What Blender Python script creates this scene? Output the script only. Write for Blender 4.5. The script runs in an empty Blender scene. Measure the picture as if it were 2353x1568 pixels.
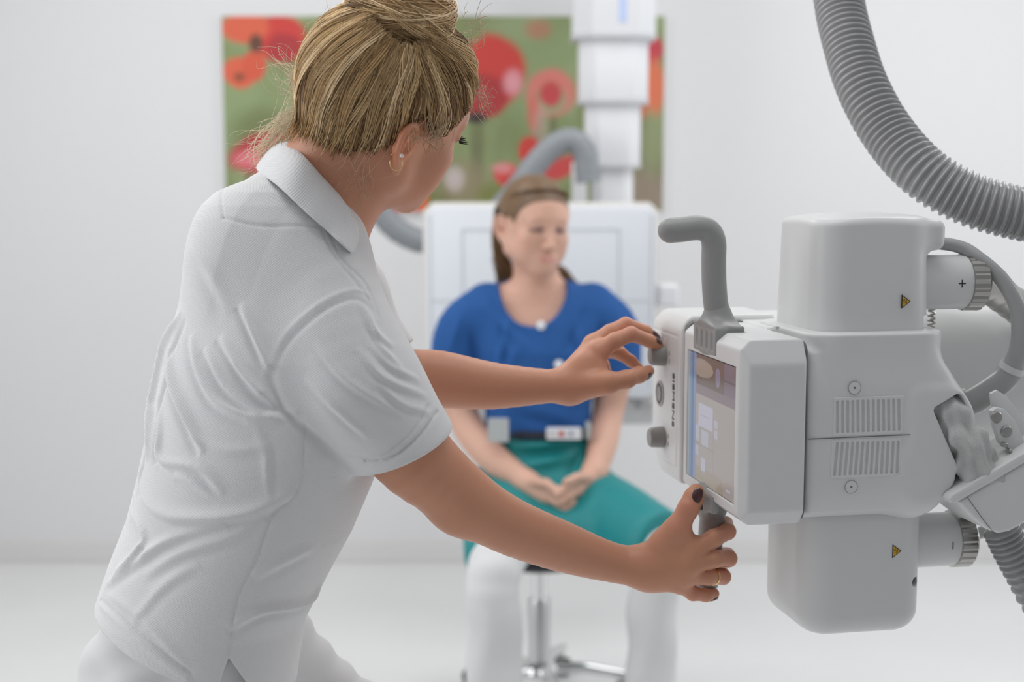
import bpy, bmesh, math
import numpy as np
from mathutils import Vector, Matrix
SC = bpy.context.scene
COL = SC.collection

# ------------------------------------------------------------------ camera, light, exposure
FPX = 3268.0; TH = math.radians(6.36); CAMP = np.array([0.0, 0.0, 1.28])
cam = bpy.data.cameras.new('camera'); co = bpy.data.objects.new('camera', cam); COL.objects.link(co)
co.location = CAMP; co.rotation_euler = (math.radians(90) - TH, 0, 0)
cam.sensor_width = 36.0; cam.lens = FPX / 2353.0 * 36.0
cam.clip_start = 0.05
cam.dof.use_dof = True; cam.dof.focus_distance = 1.56; cam.dof.aperture_fstop = 3.3
SC.camera = co
SC.view_settings.view_transform = 'Standard'; SC.view_settings.look = 'None'
SC.view_settings.gamma = 1.0; SC.view_settings.use_curve_mapping = False
SC.view_settings.exposure = 0.10
W = bpy.data.worlds.new('world'); SC.world = W; W.use_nodes = True
W.node_tree.nodes['Background'].inputs[0].default_value = (0.93, 0.95, 1.0, 1)
W.node_tree.nodes['Background'].inputs[1].default_value = 0.25

def area(name, loc, rot, sx, sy, power, col=(1, 1, 1)):
    l = bpy.data.lights.new(name, 'AREA'); l.shape = 'RECTANGLE'; l.size = sx; l.size_y = sy
    l.energy = power; l.color = col
    o = bpy.data.objects.new(name, l); o.location = loc; o.rotation_euler = [math.radians(a) for a in rot]
    COL.objects.link(o); return o
area('ceiling_panel_light', (-0.9, 3.3, 2.66), (0, 0, 0), 1.2, 1.2, 13.5)
area('ceiling_panel_light', (1.0, 3.3, 2.66), (0, 0, 0), 1.2, 1.2, 13.5)
area('ceiling_panel_light', (0.0, 1.5, 2.66), (0, 0, 0), 1.4, 0.6, 8)
area('window_light', (2.72, 2.9, 1.55), (0, 90, 0), 1.5, 2.4, 18, (0.95, 0.97, 1.0))
area('window_light', (-2.42, 1.7, 1.6), (0, -90, 0), 1.6, 2.6, 27, (0.97, 0.98, 1.0))

# ------------------------------------------------------------------ small helpers
def ray(px, py):
    dx = (px - 1176.5) / FPX; dy = (784.0 - py) / FPX
    return np.array([dx, math.cos(TH) + dy * math.sin(TH), -math.sin(TH) + dy * math.cos(TH)])
def at(px, py, Y):
    r = ray(px, py); return CAMP + r * (Y / r[1])
def on_z(px, py, z):
    r = ray(px, py); return CAMP + r * ((z - CAMP[2]) / r[2])
def ppm(Y):                # metres per pixel at depth Y
    return Y / FPX * 1.005

def new_obj(name, me, mat=None, parent=None):
    o = bpy.data.objects.new(name, me); COL.objects.link(o)
    if mat is not None:
        for m in (mat if isinstance(mat, (list, tuple)) else [mat]): me.materials.append(m)
    if parent is not None: o.parent = parent
    return o
def mesh_from(V, Fc, smooth=True):
    me = bpy.data.meshes.new('mesh'); me.from_pydata([tuple(map(float, v)) for v in V], [], [tuple(map(int, f)) for f in Fc])
    if smooth: me.polygons.foreach_set('use_smooth', [True] * len(me.polygons))
    me.update(); return me
def mesh_np(V, Q, smooth=True):
    """fast mesh from numpy verts and quads / tris (n x k int)"""
    me = bpy.data.meshes.new('mesh'); k = Q.shape[1]
    me.vertices.add(len(V)); me.vertices.foreach_set('co', np.ascontiguousarray(V, dtype=np.float32).ravel())
    me.loops.add(len(Q) * k); me.loops.foreach_set('vertex_index', np.ascontiguousarray(Q, dtype=np.int32).ravel())
    me.polygons.add(len(Q)); me.polygons.foreach_set('loop_start', np.arange(0, len(Q) * k, k, dtype=np.int32))
    me.polygons.foreach_set('loop_total', np.full(len(Q), k, dtype=np.int32))
    if smooth: me.polygons.foreach_set('use_smooth', np.ones(len(Q), dtype=bool))
    me.update(calc_edges=True); me.validate(); return me
def set_col(me, C, name='Col'):
    a = me.color_attributes.new(name, 'FLOAT_COLOR', 'POINT')
    C4 = np.ones((len(me.vertices), 4), dtype=np.float32); C4[:, :3] = C
    a.data.foreach_set('color', C4.ravel())
def thing(name, label, cat, loc=(0, 0, 0), rotz=0.0, group=None):
    o = bpy.data.objects.new(name, None); COL.objects.link(o); o.empty_display_size = 0.05
    o.location = loc; o.rotation_euler = (0, 0, rotz); o['label'] = label; o['category'] = cat
    if group: o['group'] = group
    return o
def tag(o, label, cat, group=None):
    o['label'] = label; o['category'] = cat
    if group: o['group'] = group
    return o
def struct(o): o['kind'] = 'structure'; return o

def mat(name, col, rough=0.5, metal=0.0, spec=0.5, coat=0.0, sss=0.0, bump=None, attr=None, noise=None, sheen=0.0, trans=0.0):
    m = bpy.data.materials.new(name); m.use_nodes = True; nt = m.node_tree; b = nt.nodes['Principled BSDF']
    b.inputs['Base Color'].default_value = (*col, 1); b.inputs['Roughness'].default_value = rough
    b.inputs['Metallic'].default_value = metal; b.inputs['Specular IOR Level'].default_value = spec
    b.inputs['Coat Weight'].default_value = coat
    if sss:
        b.inputs['Subsurface Weight'].default_value = sss; b.inputs['Subsurface Scale'].default_value = 0.004
        b.inputs['Subsurface Radius'].default_value = (1.0, 0.4, 0.2)
    if sheen: b.inputs['Sheen Weight'].default_value = sheen
    src = None
    if attr:
        a = nt.nodes.new('ShaderNodeAttribute'); a.attribute_name = attr; src = a.outputs['Color']
    if noise:      # (scale, amount) gentle mottling
        tc = nt.nodes.new('ShaderNodeTexCoord'); n = nt.nodes.new('ShaderNodeTexNoise'); n.inputs['Scale'].default_value = noise[0]
        nt.links.new(tc.outputs['Object'], n.inputs['Vector'])
        mx = nt.nodes.new('ShaderNodeMix'); mx.data_type = 'RGBA'; mx.blend_type = 'MULTIPLY'; mx.inputs[0].default_value = 1.0
        rp = nt.nodes.new('ShaderNodeMapRange'); rp.inputs[1].default_value = 0.3; rp.inputs[2].default_value = 0.7
        rp.inputs[3].default_value = 1 - noise[1]; rp.inputs[4].default_value = 1.0
        nt.links.new(n.outputs['Fac'], rp.inputs[0])
        if src is not None: nt.links.new(src, mx.inputs[6])
        else: mx.inputs[6].default_value = (*col, 1)
        nt.links.new(rp.outputs[0], mx.inputs[7]); src = mx.outputs[2]
    if src is not None: nt.links.new(src, b.inputs['Base Color'])
    if bump:       # (kind, scale, strength, distance)
        kind, sc_, st, di = bump
        tc = nt.nodes.new('ShaderNodeTexCoord')
        if kind == 'noise':
            n = nt.nodes.new('ShaderNodeTexNoise'); n.inputs['Scale'].default_value = sc_; n.inputs['Detail'].default_value = 4
            nt.links.new(tc.outputs['Object'], n.inputs['Vector']); h = n.outputs['Fac']
        elif kind == 'pique':       # knitted dots: product of two wave patterns
            hs = []
            for ang in ((0.75, 0.45, 0.9), (-0.75, -0.45, 0.9)):
                d = nt.nodes.new('ShaderNodeVectorMath'); d.operation = 'DOT_PRODUCT'; d.inputs[1].default_value = [a_ * sc_ for a_ in ang]
                nt.links.new(tc.outputs['Object'], d.inputs[0])
                s = nt.nodes.new('ShaderNodeMath'); s.operation = 'SINE'; nt.links.new(d.outputs['Value'], s.inputs[0]); hs.append(s)
            mm = nt.nodes.new('ShaderNodeMath'); mm.operation = 'ADD'
            nt.links.new(hs[0].outputs[0], mm.inputs[0]); nt.links.new(hs[1].outputs[0], mm.inputs[1]); h = mm.outputs[0]
        bp = nt.nodes.new('ShaderNodeBump'); bp.inputs['Strength'].default_value = st; bp.inputs['Distance'].default_value = di
        nt.links.new(h, bp.inputs['Height']); nt.links.new(bp.outputs[0], b.inputs['Normal'])
    return m
def emis(name, col, st):
    m = bpy.data.materials.new(name); m.use_nodes = True; b = m.node_tree.nodes['Principled BSDF']
    b.inputs['Base Color'].default_value = (0.02, 0.02, 0.02, 1); b.inputs['Emission Color'].default_value = (*col, 1)
    b.inputs['Emission Strength'].default_value = st; b.inputs['Roughness'].default_value = 0.25
    return m

def box_mesh(lo, hi, bev=0.0, seg=3):
    bm = bmesh.new(); bmesh.ops.create_cube(bm, size=1.0)
    lo = Vector(lo); hi = Vector(hi)
    for v in bm.verts: v.co = Vector([(lo[i] + hi[i]) / 2 + v.co[i] * (hi[i] - lo[i]) for i in range(3)])
    if bev > 0: bmesh.ops.bevel(bm, geom=bm.edges[:] + bm.verts[:], offset=bev, segments=seg, profile=0.5, affect='EDGES')
    me = bpy.data.meshes.new('mesh'); bm.to_mesh(me); bm.free()
    return me
def shade(me, angle=35):
    me.polygons.foreach_set('use_smooth', [True] * len(me.polygons))
    try: me.set_sharp_from_angle(angle=math.radians(angle))
    except Exception: pass
    return me
def prism(pts, a, b, bev=0.0, seg=2, axes=(0, 2, 1)):
    """outline pts in (axes0, axes1), extruded along axes2 from a to b"""
    bm = bmesh.new(); i, j, k = axes; lo, hi = [], []
    for q in pts:
        for val, lst in ((a, lo), (b, hi)):
            c = [0, 0, 0]; c[i], c[j], c[k] = q[0], q[1], val; lst.append(bm.verts.new(c))
    n = len(pts); bm.faces.new(lo); bm.faces.new(hi[::-1])
    for s in range(n): bm.faces.new([lo[s], hi[s], hi[(s + 1) % n], lo[(s + 1) % n]])
    bmesh.ops.recalc_face_normals(bm, faces=bm.faces)
    if bev > 0:
        es = [e for e in bm.edges if (e.verts[0] in lo) == (e.verts[1] in lo)]
        bmesh.ops.bevel(bm, geom=es, offset=bev, segments=seg, profile=0.5, affect='EDGES')
    me = bpy.data.meshes.new('mesh'); bm.to_mesh(me); bm.free(); return shade(me)
def rrect(x0, x1, y0, y1, r, n=6):
    out = []
    for cx, cy, a0 in ((x1 - r, y1 - r, 0), (x0 + r, y1 - r, 90), (x0 + r, y0 + r, 180), (x1 - r, y0 + r, 270)):
        for i in range(n + 1):
            a = math.radians(a0 + 90 * i / n); out.append((cx + r * math.cos(a), cy + r * math.sin(a)))
    return out
def catmull(P, n=8, closed=False):
    P = [np.array(p, float) for p in P]; out = []
    m = len(P)
    for i in range(m if closed else m - 1):
        p0 = P[(i - 1) % m] if (closed or i > 0) else 2 * P[0] - P[1]
        p1 = P[i]; p2 = P[(i + 1) % m]
        p3 = P[(i + 2) % m] if (closed or i + 2 < m) else 2 * P[-1] - P[-2]
        for s in range(n):
            t = s / n
            out.append(0.5 * ((2 * p1) + (-p0 + p2) * t + (2 * p0 - 5 * p1 + 4 * p2 - p3) * t * t + (-p0 + 3 * p1 - 3 * p2 + p3) * t ** 3))
    if not closed: out.append(P[-1])
    return np.array(out)
def frames(P):
    P = np.array(P, float); T = np.gradient(P, axis=0); T /= np.linalg.norm(T, axis=1)[:, None] + 1e-12
    up = np.array([0, 0, 1.0]) if abs(T[0][2]) < 0.9 else np.array([1.0, 0, 0])
    N = np.cross(T[0], up); N /= np.linalg.norm(N); Ns = []
    for i in range(len(P)):
        N = N - T[i] * (N @ T[i]); N /= np.linalg.norm(N) + 1e-12; Ns.append(N)
    Ns = np.array(Ns); B = np.cross(T, Ns); return P, T, Ns, B
def tube(P, R, seg=20, cap=True, round_end=False):
    """swept round tube through points P, radius R (number or list)"""
    P, T, N, B = frames(P); R = np.broadcast_to(np.array(R, float), (len(P),)).copy()
    if round_end:
        def hemi(p, t, r, sgn):
            ps, rs = [], []
            for a in (0.35, 0.7, 1.05, 1.4): ps.append(p + sgn * t * r * math.sin(a)); rs.append(r * math.cos(a))
            return ps, rs
        a, ra = hemi(P[0], T[0], R[0], -1); b, rb = hemi(P[-1], T[-1], R[-1], 1)
        P2 = np.array(a[::-1] + list(P) + b); R = np.array(ra[::-1] + list(R) + rb)
        N = np.array([N[0]] * 4 + list(N) + [N[-1]] * 4); B = np.array([B[0]] * 4 + list(B) + [B[-1]] * 4); P = P2
    an = np.linspace(0, 2 * math.pi, seg, endpoint=False)
    V = (P[:, None] + R[:, None, None] * (np.cos(an)[None, :, None] * N[:, None] + np.sin(an)[None, :, None] * B[:, None])).reshape(-1, 3)
    n = len(P); i = np.arange(n - 1)[:, None] * seg; j = np.arange(seg)[None]; k = (j + 1) % seg
    Q = np.stack([i + j, i + k, i + seg + k, i + seg + j], -1).reshape(-1, 4)
    Fc = [tuple(q) for q in Q.tolist()]
    if cap: Fc += [tuple(range(seg))[::-1], tuple(range((n - 1) * seg, n * seg))]
    return list(map(tuple, V)), Fc
def join(parts):
    V, Fc = [], []
    for v, f in parts:
        o = len(V); V += list(v); Fc += [tuple(i + o for i in q) for q in f]
    return V, Fc
def lathe(prof, seg=32, axis='z'):
    """profile [(r, h)] round an axis through the origin"""
    V, Fc = [], []; n = len(prof)
    for r, h in prof:
        for s in range(seg):
            a = 2 * math.pi * s / seg
            c = (r * math.cos(a), r * math.sin(a), h)
            V.append(c if axis == 'z' else ((h, c[0], c[1]) if axis == 'x' else (c[1], h, c[0])))
    for i in range(n - 1):
        for s in range(seg):
            t = (s + 1) % seg; Fc.append((i * seg + s, i * seg + t, (i + 1) * seg + t, (i + 1) * seg + s))
    Fc.append(tuple(range(seg))[::-1]); Fc.append(tuple(range((n - 1) * seg, n * seg)))
    return V, Fc
def moved(vf, d, R=None):
    v, f = vf; v = np.array(v)
    if R is not None: v = v @ np.array(R).T
    return [tuple(x) for x in (v + np.array(d))], f
def add(name, vf, m, parent=None, ang=35):
    me = mesh_from(*vf, smooth=False); shade(me, ang); return new_obj(name, me, m, parent)
def text_mesh(body, size, depth=0.0003, align='CENTER'):
    cu = bpy.data.curves.new('t', 'FONT'); cu.body = body; cu.size = size; cu.extrude = depth; cu.align_x = align; cu.align_y = 'CENTER'
    o = bpy.data.objects.new('t', cu); COL.objects.link(o); bpy.context.view_layer.update()
    me = bpy.data.meshes.new_from_object(o.evaluated_get(bpy.context.evaluated_depsgraph_get()))
    bpy.data.objects.remove(o); bpy.data.curves.remove(cu); return me

# ------------------------------------------------------------------ signed distance modelling (numpy)
class N:       # node with .ev(P)->d
    def __init__(s, f): s.f = f
    def ev(s, P): return s.f(P)
def A3(x): return np.array(x, dtype=np.float32)
def cone(a, b, ra, rb):
    a = A3(a); b = A3(b); ba = b - a; L = float(ba @ ba) + 1e-12
    def f(P):
        pa = P - a; h = np.clip(pa @ ba / L, 0, 1)
        return np.linalg.norm(pa - h[:, None] * ba, axis=1) - (ra + (rb - ra) * h)
    return N(f)
def ell(c, r, R=None):
    c = A3(c); r = A3(r); Rt = None if R is None else np.array(R, dtype=np.float32)
    def f(P):
        q = P - c
        if Rt is not None: q = q @ Rt
        k0 = np.linalg.norm(q / r, axis=1); k1 = np.linalg.norm(q / (r * r), axis=1) + 1e-6
        return np.where(k0 < 1e-3, -r.min(), k0 * (k0 - 1) / k1)
    return N(f)
def rbox(lo, hi, r, R=None, c0=None):
    lo = A3(lo); hi = A3(hi); c = (lo + hi) / 2; hh = (hi - lo) / 2 - r
    Rt = None if R is None else np.array(R, dtype=np.float32)
    def f(P):
        q = P - (c if c0 is None else A3(c0))
        if Rt is not None: q = q @ Rt
        q = np.abs(q) - hh
        return np.linalg.norm(np.maximum(q, 0), axis=1) + np.minimum(q.max(axis=1), 0) - r
    return N(f)
def plane(p, n):
    p = A3(p); n = A3(n); n = n / np.linalg.norm(n)
    return N(lambda P: (P - p) @ n)
def smin2(a, b, k):
    if k <= 0: return np.minimum(a, b)
    h = np.maximum(k - np.abs(a - b), 0) / k; return np.minimum(a, b) - h * h * k * 0.25
class U(N):    # smooth union of many, with culling by chunk; items (node, k)
    def __init__(s, items, k=0.01): s.it = [(i, k) if isinstance(i, N) else i for i in items]
    def ev(s, P):
        if len(P) < 500:
            d = None
            for nd, k in s.it: e = nd.ev(P); d = e if d is None else smin2(d, e, k)
            return d
        lo = P.min(0); hi = P.max(0); C = ((lo + hi) / 2)[None].astype(np.float32); Rr = float(np.linalg.norm(hi - lo)) / 2
        cv = [float(nd.ev(C)[0]) for nd, k in s.it]; ub = min(cv) + Rr * 1.3; d = None
        for (nd, k), v in zip(s.it, cv):
            if v - 1.3 * Rr > ub + k: continue
            e = nd.ev(P); d = e if d is None else smin2(d, e, k)
        return d
def sub(a, b, k=0.0): return N(lambda P: -smin2(-a.ev(P), b.ev(P), k))
def inter(a, b, k=0.0): return N(lambda P: -smin2(-a.ev(P), -b.ev(P), k))
def chain(pts, rad, k=0.004):
    return U([(cone(pts[i], pts[i + 1], rad[i], rad[i + 1]), k) for i in range(len(pts) - 1)])
def limb(pts, rad, n=5, k=.0012):
    P_ = catmull(pts, n); r_ = catmull([(r, 0, 0) for r in rad], n)[:, 0]; return chain(P_, r_, k)
def minall(nodes):
    return U([(n_, 0.0) for n_ in nodes])
def grad(f, P, e=0.0005):
    ks = A3([[1, -1, -1], [-1, -1, 1], [-1, 1, -1], [1, 1, 1]]); g = np.zeros_like(P)
    for k_ in ks: g += k_ * f(P + k_ * e)[:, None]
    return g / (np.linalg.norm(g, axis=1)[:, None] + 1e-12)
def chunked(f, P, n=30000):
    return np.concatenate([f(P[i:i + n]) for i in range(0, len(P), n)]) if len(P) else np.zeros(0)
QUAL = 1.0
def sdf_mesh(node, lo, hi, h, proj=2):
    h = h * QUAL; B = 8; lo = np.array(lo, float); hi = np.array(hi, float)
    nb = np.ceil((hi - lo) / (h * B)).astype(int) + 1
    # two-level search for blocks near the surface
    S = 4; ns = np.ceil(nb / S).astype(int)
    g = np.stack(np.meshgrid(*[np.arange(n) for n in ns], indexing='ij'), -1).reshape(-1, 3)
    cen = (lo + (g * S + S / 2) * B * h).astype(np.float32); d = chunked(node.ev, cen, 400)
    g = g[np.abs(d) < S * B * h * 0.87 * 1.35]
    sb = np.stack(np.meshgrid(*[np.arange(S)] * 3, indexing='ij'), -1).reshape(-1, 3)
    oc = np.stack(np.meshgrid(*[np.arange(B + 1)] * 3, indexing='ij'), -1).reshape(-1, 3)
    blocks = []
    for gg in g:
        b = gg * S + sb; b = b[(b < nb).all(1)]
        cen = (lo + (b + 0.5) * B * h).astype(np.float32); d = node.ev(cen)
        b = b[np.abs(d) < B * h * 0.87 * 1.35]
        if len(b): blocks.append(b)
    big = 1 << 20; keyf = lambda I: (I[..., 0] * big + I[..., 1]) * big + I[..., 2]
    CK, CV, E = [], [], []
    bits = np.array([[0, 0, 0], [1, 0, 0], [0, 1, 0], [1, 1, 0], [0, 0, 1], [1, 0, 1], [0, 1, 1], [1, 1, 1]])
    edges = [(0, 1), (2, 3), (4, 5), (6, 7), (0, 2), (1, 3), (4, 6), (5, 7), (0, 4), (1, 5), (2, 6), (3, 7)]
    for b in blocks:
        for i0 in range(0, len(b), 48):
            bb = b[i0:i0 + 48]; idx = bb[:, None] * B + oc[None]
            P = (lo + idx.reshape(-1, 3) * h).astype(np.float32)
            D = node.ev(P).reshape(len(bb), B + 1, B + 1, B + 1)
            cv = np.stack([D[:, x:x + B, y:y + B, z:z + B] for x, y, z in bits], -1); sg = cv < 0
            act = sg.any(-1) & ~sg.all(-1); w = np.argwhere(act)
            if not len(w): continue
            c = cv[act]; s_ = sg[act]; cell = bb[w[:, 0]] * B + w[:, 1:]
            acc = np.zeros((len(c), 3)); cnt = np.zeros(len(c))
            for e0, e1 in edges:
                m_ = s_[:, e0] != s_[:, e1]; t = np.where(m_, c[:, e0] / (c[:, e0] - c[:, e1] + 1e-20), 0)
                p = bits[e0] + (bits[e1] - bits[e0]) * t[:, None]; acc += p * m_[:, None]; cnt += m_
            CK.append(keyf(cell)); CV.append(lo + (cell + acc / cnt[:, None]) * h)
            for ax, e1 in ((0, 1), (1, 2), (2, 4)):
                m_ = s_[:, 0] != s_[:, e1]
                if m_.any(): E.append(np.concatenate([cell[m_], np.full((m_.sum(), 1), ax), s_[m_, 0:1]], 1))
    CK = np.concatenate(CK); CV = np.concatenate(CV); o = np.argsort(CK); CK = CK[o]; CV = CV[o]
    E = np.concatenate(E); quads = []
    for ax in range(3):
        e = E[E[:, 3] == ax]; c = e[:, :3]; b1 = np.zeros(3, int); b2 = np.zeros(3, int); b1[(ax + 1) % 3] = 1; b2[(ax + 2) % 3] = 1
        q = np.stack([keyf(c), keyf(c - b1), keyf(c - b1 - b2), keyf(c - b2)], 1)
        ix = np.searchsorted(CK, q); ix = np.clip(ix, 0, len(CK) - 1); ok = (CK[ix] == q).all(1)
        ix = ix[ok]; fl = e[ok, 4] == 0; ix[fl] = ix[fl][:, ::-1]; quads.append(ix)
    Q = np.concatenate(quads); V = CV.astype(np.float32)
    for _ in range(proj):
        d = chunked(node.ev, V, 3000); gr = np.concatenate([grad(node.ev, V[i:i + 3000]) for i in range(0, len(V), 3000)])
        V = V - gr * np.clip(d, -h, h)[:, None]
    return V, Q
def hit_surface(node, px, py, y0=1.0, y1=2.2, org=None, dirv=None):
    o = CAMP if org is None else org; r = ray(px, py) if dirv is None else dirv; r = r / np.linalg.norm(r); t = y0
    for _ in range(80):
        p = o + r * t; d = float(node.ev(A3(p)[None])[0])
        if d < 0.0004: return p
        t += max(d * 0.8, 0.0004)
        if t > y1 + 1: break
    return None
def polydist(P, L):
    """distance and running parameter from points to a polyline"""
    best = np.full(len(P), 9.0, dtype=np.float32); par = np.zeros(len(P), dtype=np.float32); n = len(L) - 1
    for i in range(n):
        a = A3(L[i]); b = A3(L[i + 1]); ba = b - a; h = np.clip((P - a) @ ba / (ba @ ba + 1e-12), 0, 1)
        d = np.linalg.norm(P - a - h[:, None] * ba, axis=1); m_ = d < best; best[m_] = d[m_]; par[m_] = ((i + h) / n)[m_]
    return best, par

# ------------------------------------------------------------------ materials
M = {}
M['wall'] = mat('painted_wall', (0.80, 0.80, 0.805), 0.7, bump=('noise', 60, 0.05, 0.002))
M['floor'] = mat('pale_vinyl_floor', (0.80, 0.80, 0.795), 0.32, noise=(3.0, 0.03))
M['ceiling'] = mat('white_ceiling', (0.86, 0.86, 0.86), 0.8)
M['plastic'] = mat('white_device_plastic', (0.74, 0.745, 0.74), 0.36, bump=('noise', 1400, 0.06, 0.0004))
M['plastic_w'] = mat('glossy_white_plastic', (0.80, 0.81, 0.83), 0.35)
M['grey'] = mat('grey_grip_plastic', (0.34, 0.34, 0.335), 0.42, bump=('noise', 900, 0.08, 0.0004))
M['grey_m'] = mat('mid_grey_plastic', (0.30, 0.295, 0.285), 0.4)
M['seam'] = mat('dark_seam_rubber', (0.16, 0.16, 0.155), 0.6)
M['slot'] = mat('vent_slot_grey', (0.42, 0.42, 0.41), 0.5)
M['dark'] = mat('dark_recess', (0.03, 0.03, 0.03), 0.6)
M['chrome'] = mat('chrome', (0.75, 0.75, 0.75), 0.14, metal=1.0)
M['steel'] = mat('brushed_steel', (0.45, 0.44, 0.42), 0.28, metal=1.0)
M['cable'] = mat('grey_cable_sheath', (0.42, 0.42, 0.42), 0.28, coat=0.3)
M['hose'] = mat('silver_grey_corrugated_hose', (0.36, 0.36, 0.365), 0.30, coat=0.4)
M['hose_b'] = mat('blue_grey_hose', (0.26, 0.28, 0.30), 0.45)
M['yellow'] = mat('warning_yellow', (0.72, 0.42, 0.03), 0.5)
M['black'] = mat('black_print', (0.015, 0.015, 0.015), 0.5)
M['fabric'] = mat('grey_sleeve_fabric', (0.56, 0.56, 0.55), 0.9, bump=('pique', 2600, 0.25, 0.0005))

# ------------------------------------------------------------------ the room
def room():
    Y1 = 4.72; x0, x1, yb, zc = -2.45, 2.75, -0.4, 2.7
    def slab(name, lo, hi, m): return struct(new_obj(name, box_mesh(lo, hi), m))
    slab('floor', (x0 - .1, yb, -0.1), (x1 + .1, Y1 + .1, 0), M['floor'])
    slab('ceiling', (x0 - .1, yb, zc), (x1 + .1, Y1 + .1, zc + .1), M['ceiling'])
    slab('wall_back', (x0 - .1, Y1, 0), (x1 + .1, Y1 + .1, zc), M['wall'])
    for side, xa, xb in (('left', x0 - .1, x0), ('right', x1, x1 + .1)):
        slab('wall_' + side, (xa, yb, 0), (xb, Y1, 0.9), M['wall'])
    for side, xa, xb in (('left', x0 - .1, x0), ('right', x1, x1 + .1)):
        slab('wall_' + side, (xa, yb, 0.9), (xb, Y1, zc), M['wall'])
    b = new_obj('baseboard_back', box_mesh((x0, Y1 - 0.012, 0.0), (x1, Y1, 0.075), 0.004), mat('skirting_vinyl', (0.76, 0.75, 0.745), 0.5)); struct(b)
room()

# ------------------------------------------------------------------ poppy canvas on the back wall
def poster():
    x0, z1 = at(507, 34, 4.68)[0], at(507, 36, 4.68)[2]; x1, z0 = at(1526, 300, 4.68)[0], at(1500, 486, 4.68)[2]
    root = thing('poppy_canvas', 'wide wall canvas of red poppies in a green meadow', 'picture', ((x0 + x1) / 2, 4.70, z0))
    hw = (x1 - x0) / 2; H = z1 - z0
    new_obj('canvas_frame', box_mesh((-hw, -0.004, 0), (hw, 0.02, H), 0.002), mat('canvas_edge', (0.75, 0.75, 0.72), 0.8), root)
    nx, nz = 420, 190
    X = np.linspace(507, 1526, nx); Yp = np.linspace(36, 486, nz); GX, GY = np.meshgrid(X, Yp, indexing='ij')
    rs = np.random.RandomState(3)
    def fbm(sx, sy, seed):
        r = np.random.RandomState(seed); g = r.rand(int(1100 / sx) + 3, int(500 / sy) + 3)
        u = (GX - 500) / sx; v = (GY - 30) / sy; i = u.astype(int); j = v.astype(int); fu = u - i; fv = v - j
        fu = fu * fu * (3 - 2 * fu); fv = fv * fv * (3 - 2 * fv)
        return (g[i, j] * (1 - fu) + g[i + 1, j] * fu) * (1 - fv) + (g[i, j + 1] * (1 - fu) + g[i + 1, j + 1] * fu) * fv
    def s2l(c): c = np.array(c) / 255.0; return c ** 2.2
    ga, gb, gc = s2l((140, 158, 108)), s2l((112, 118, 62)), s2l((172, 180, 140))
    n1, n2, n3 = fbm(120, 90, 1), fbm(45, 70, 2), fbm(22, 60, 5)
    lowr = np.clip((GY - 300) / 170, 0, 1)
    C = ga + (gb - ga) * np.clip(n1 * 0.7 + lowr * 0.6 + n3 * .3 - 0.3, 0, 1)[..., None]
    C = C + (gc - C) * np.clip(n2 * 1.3 - 0.75, 0, 1)[..., None]
    def blob(cx, cy, rx, ry, col, soft=0.25, ang=0, amt=1.0, wob=0.15):
        nonlocal C
        a = math.radians(ang); u = ((GX - cx) * math.cos(a) + (GY - cy) * math.sin(a)) / rx; v = (-(GX - cx) * math.sin(a) + (GY - cy) * math.cos(a)) / ry
        d = np.sqrt(u * u + v * v) + wob * (n3 - .5) + wob * (n2 - .5); w = np.clip((1 - d) / soft + .5, 0, 1) * amt
        C = C + (s2l(col) - C) * w[..., None]
    for (sx, y0_, y1_) in ((1085, 270, 480), (1100, 260, 440), (560, 380, 480), (1235, 260, 420), (1270, 250, 330), (1480, 200, 470), (700, 60, 200), (1020, 330, 480)):
        blob(sx, (y0_ + y1_) / 2, 7, (y1_ - y0_) / 2, (95, 90, 62), 0.6, amt=0.6)
    for q in ((545, 60, 45, 40, (150, 160, 110)), (690, 120, 60, 60, (120, 112, 60)), (600, 300, 70, 50, (110, 120, 70)), (1060, 420, 60, 50, (150, 135, 105)),
              (1040, 410, 22, 26, (205, 190, 190)), (1130, 450, 40, 30, (120, 125, 50)), (1490, 440, 60, 60, (150, 130, 118)), (1190, 60, 60, 30, (150, 165, 120)),
              (1500, 330, 30, 70, (140, 148, 108)), (1390, 150, 60, 60, (140, 165, 115))): blob(*q, soft=0.8, amt=0.8)
    R1, R2, OR, PK = (212, 48, 40), (178, 34, 44), (226, 92, 58), (232, 150, 160)
    blob(640, 85, 62, 52, R1, ang=-10); blob(560, 62, 55, 34, OR); blob(650, 110, 40, 34, R2); blob(545, 165, 38, 34, OR); blob(580, 150, 28, 34, (220, 80, 50))
    blob(585, 98, 15, 20, (100, 60, 45), 0.6); blob(545, 175, 12, 10, (150, 70, 40), 0.6)
    blob(598, 352, 82, 48, R2, ang=-14); blob(560, 365, 34, 22, (225, 110, 120), 0.7); blob(640, 330, 40, 22, R1)
    blob(1120, 170, 82, 88, R1, ang=30); blob(1110, 215, 60, 50, R2); blob(1176, 188, 22, 28, PK, 0.8); blob(1092, 268, 22, 14, (50, 25, 35), 0.7)
    blob(1266, 212, 60, 52, (224, 120, 110), 0.3); blob(1266, 225, 38, 34, (160, 160, 120), 0.4); blob(1264, 214, 27, 27, (206, 60, 66), 0.4); blob(1225, 260, 14, 42, (222, 100, 90), 0.5, amt=.8)
    blob(1240, 290, 16, 50, (200, 170, 160), 0.8, amt=.5)
    blob(1498, 112, 26, 34, (200, 50, 70), 0.4); blob(1505, 195, 22, 62, (225, 110, 70), 0.5); blob(1480, 230, 12, 40, OR, 0.5, amt=.7)
    blob(1215, 345, 26, 34, R1); blob(1160, 400, 30, 26, (222, 60, 60)); blob(1150, 385, 24, 12, (226, 140, 140), 0.7); blob(1185, 425, 30, 24, (190, 50, 40)); blob(1290, 385, 46, 24, (205, 60, 62), ang=-30)
    blob(1236, 66, 30, 22, (190, 110, 90), 0.8, amt=.7)
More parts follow.
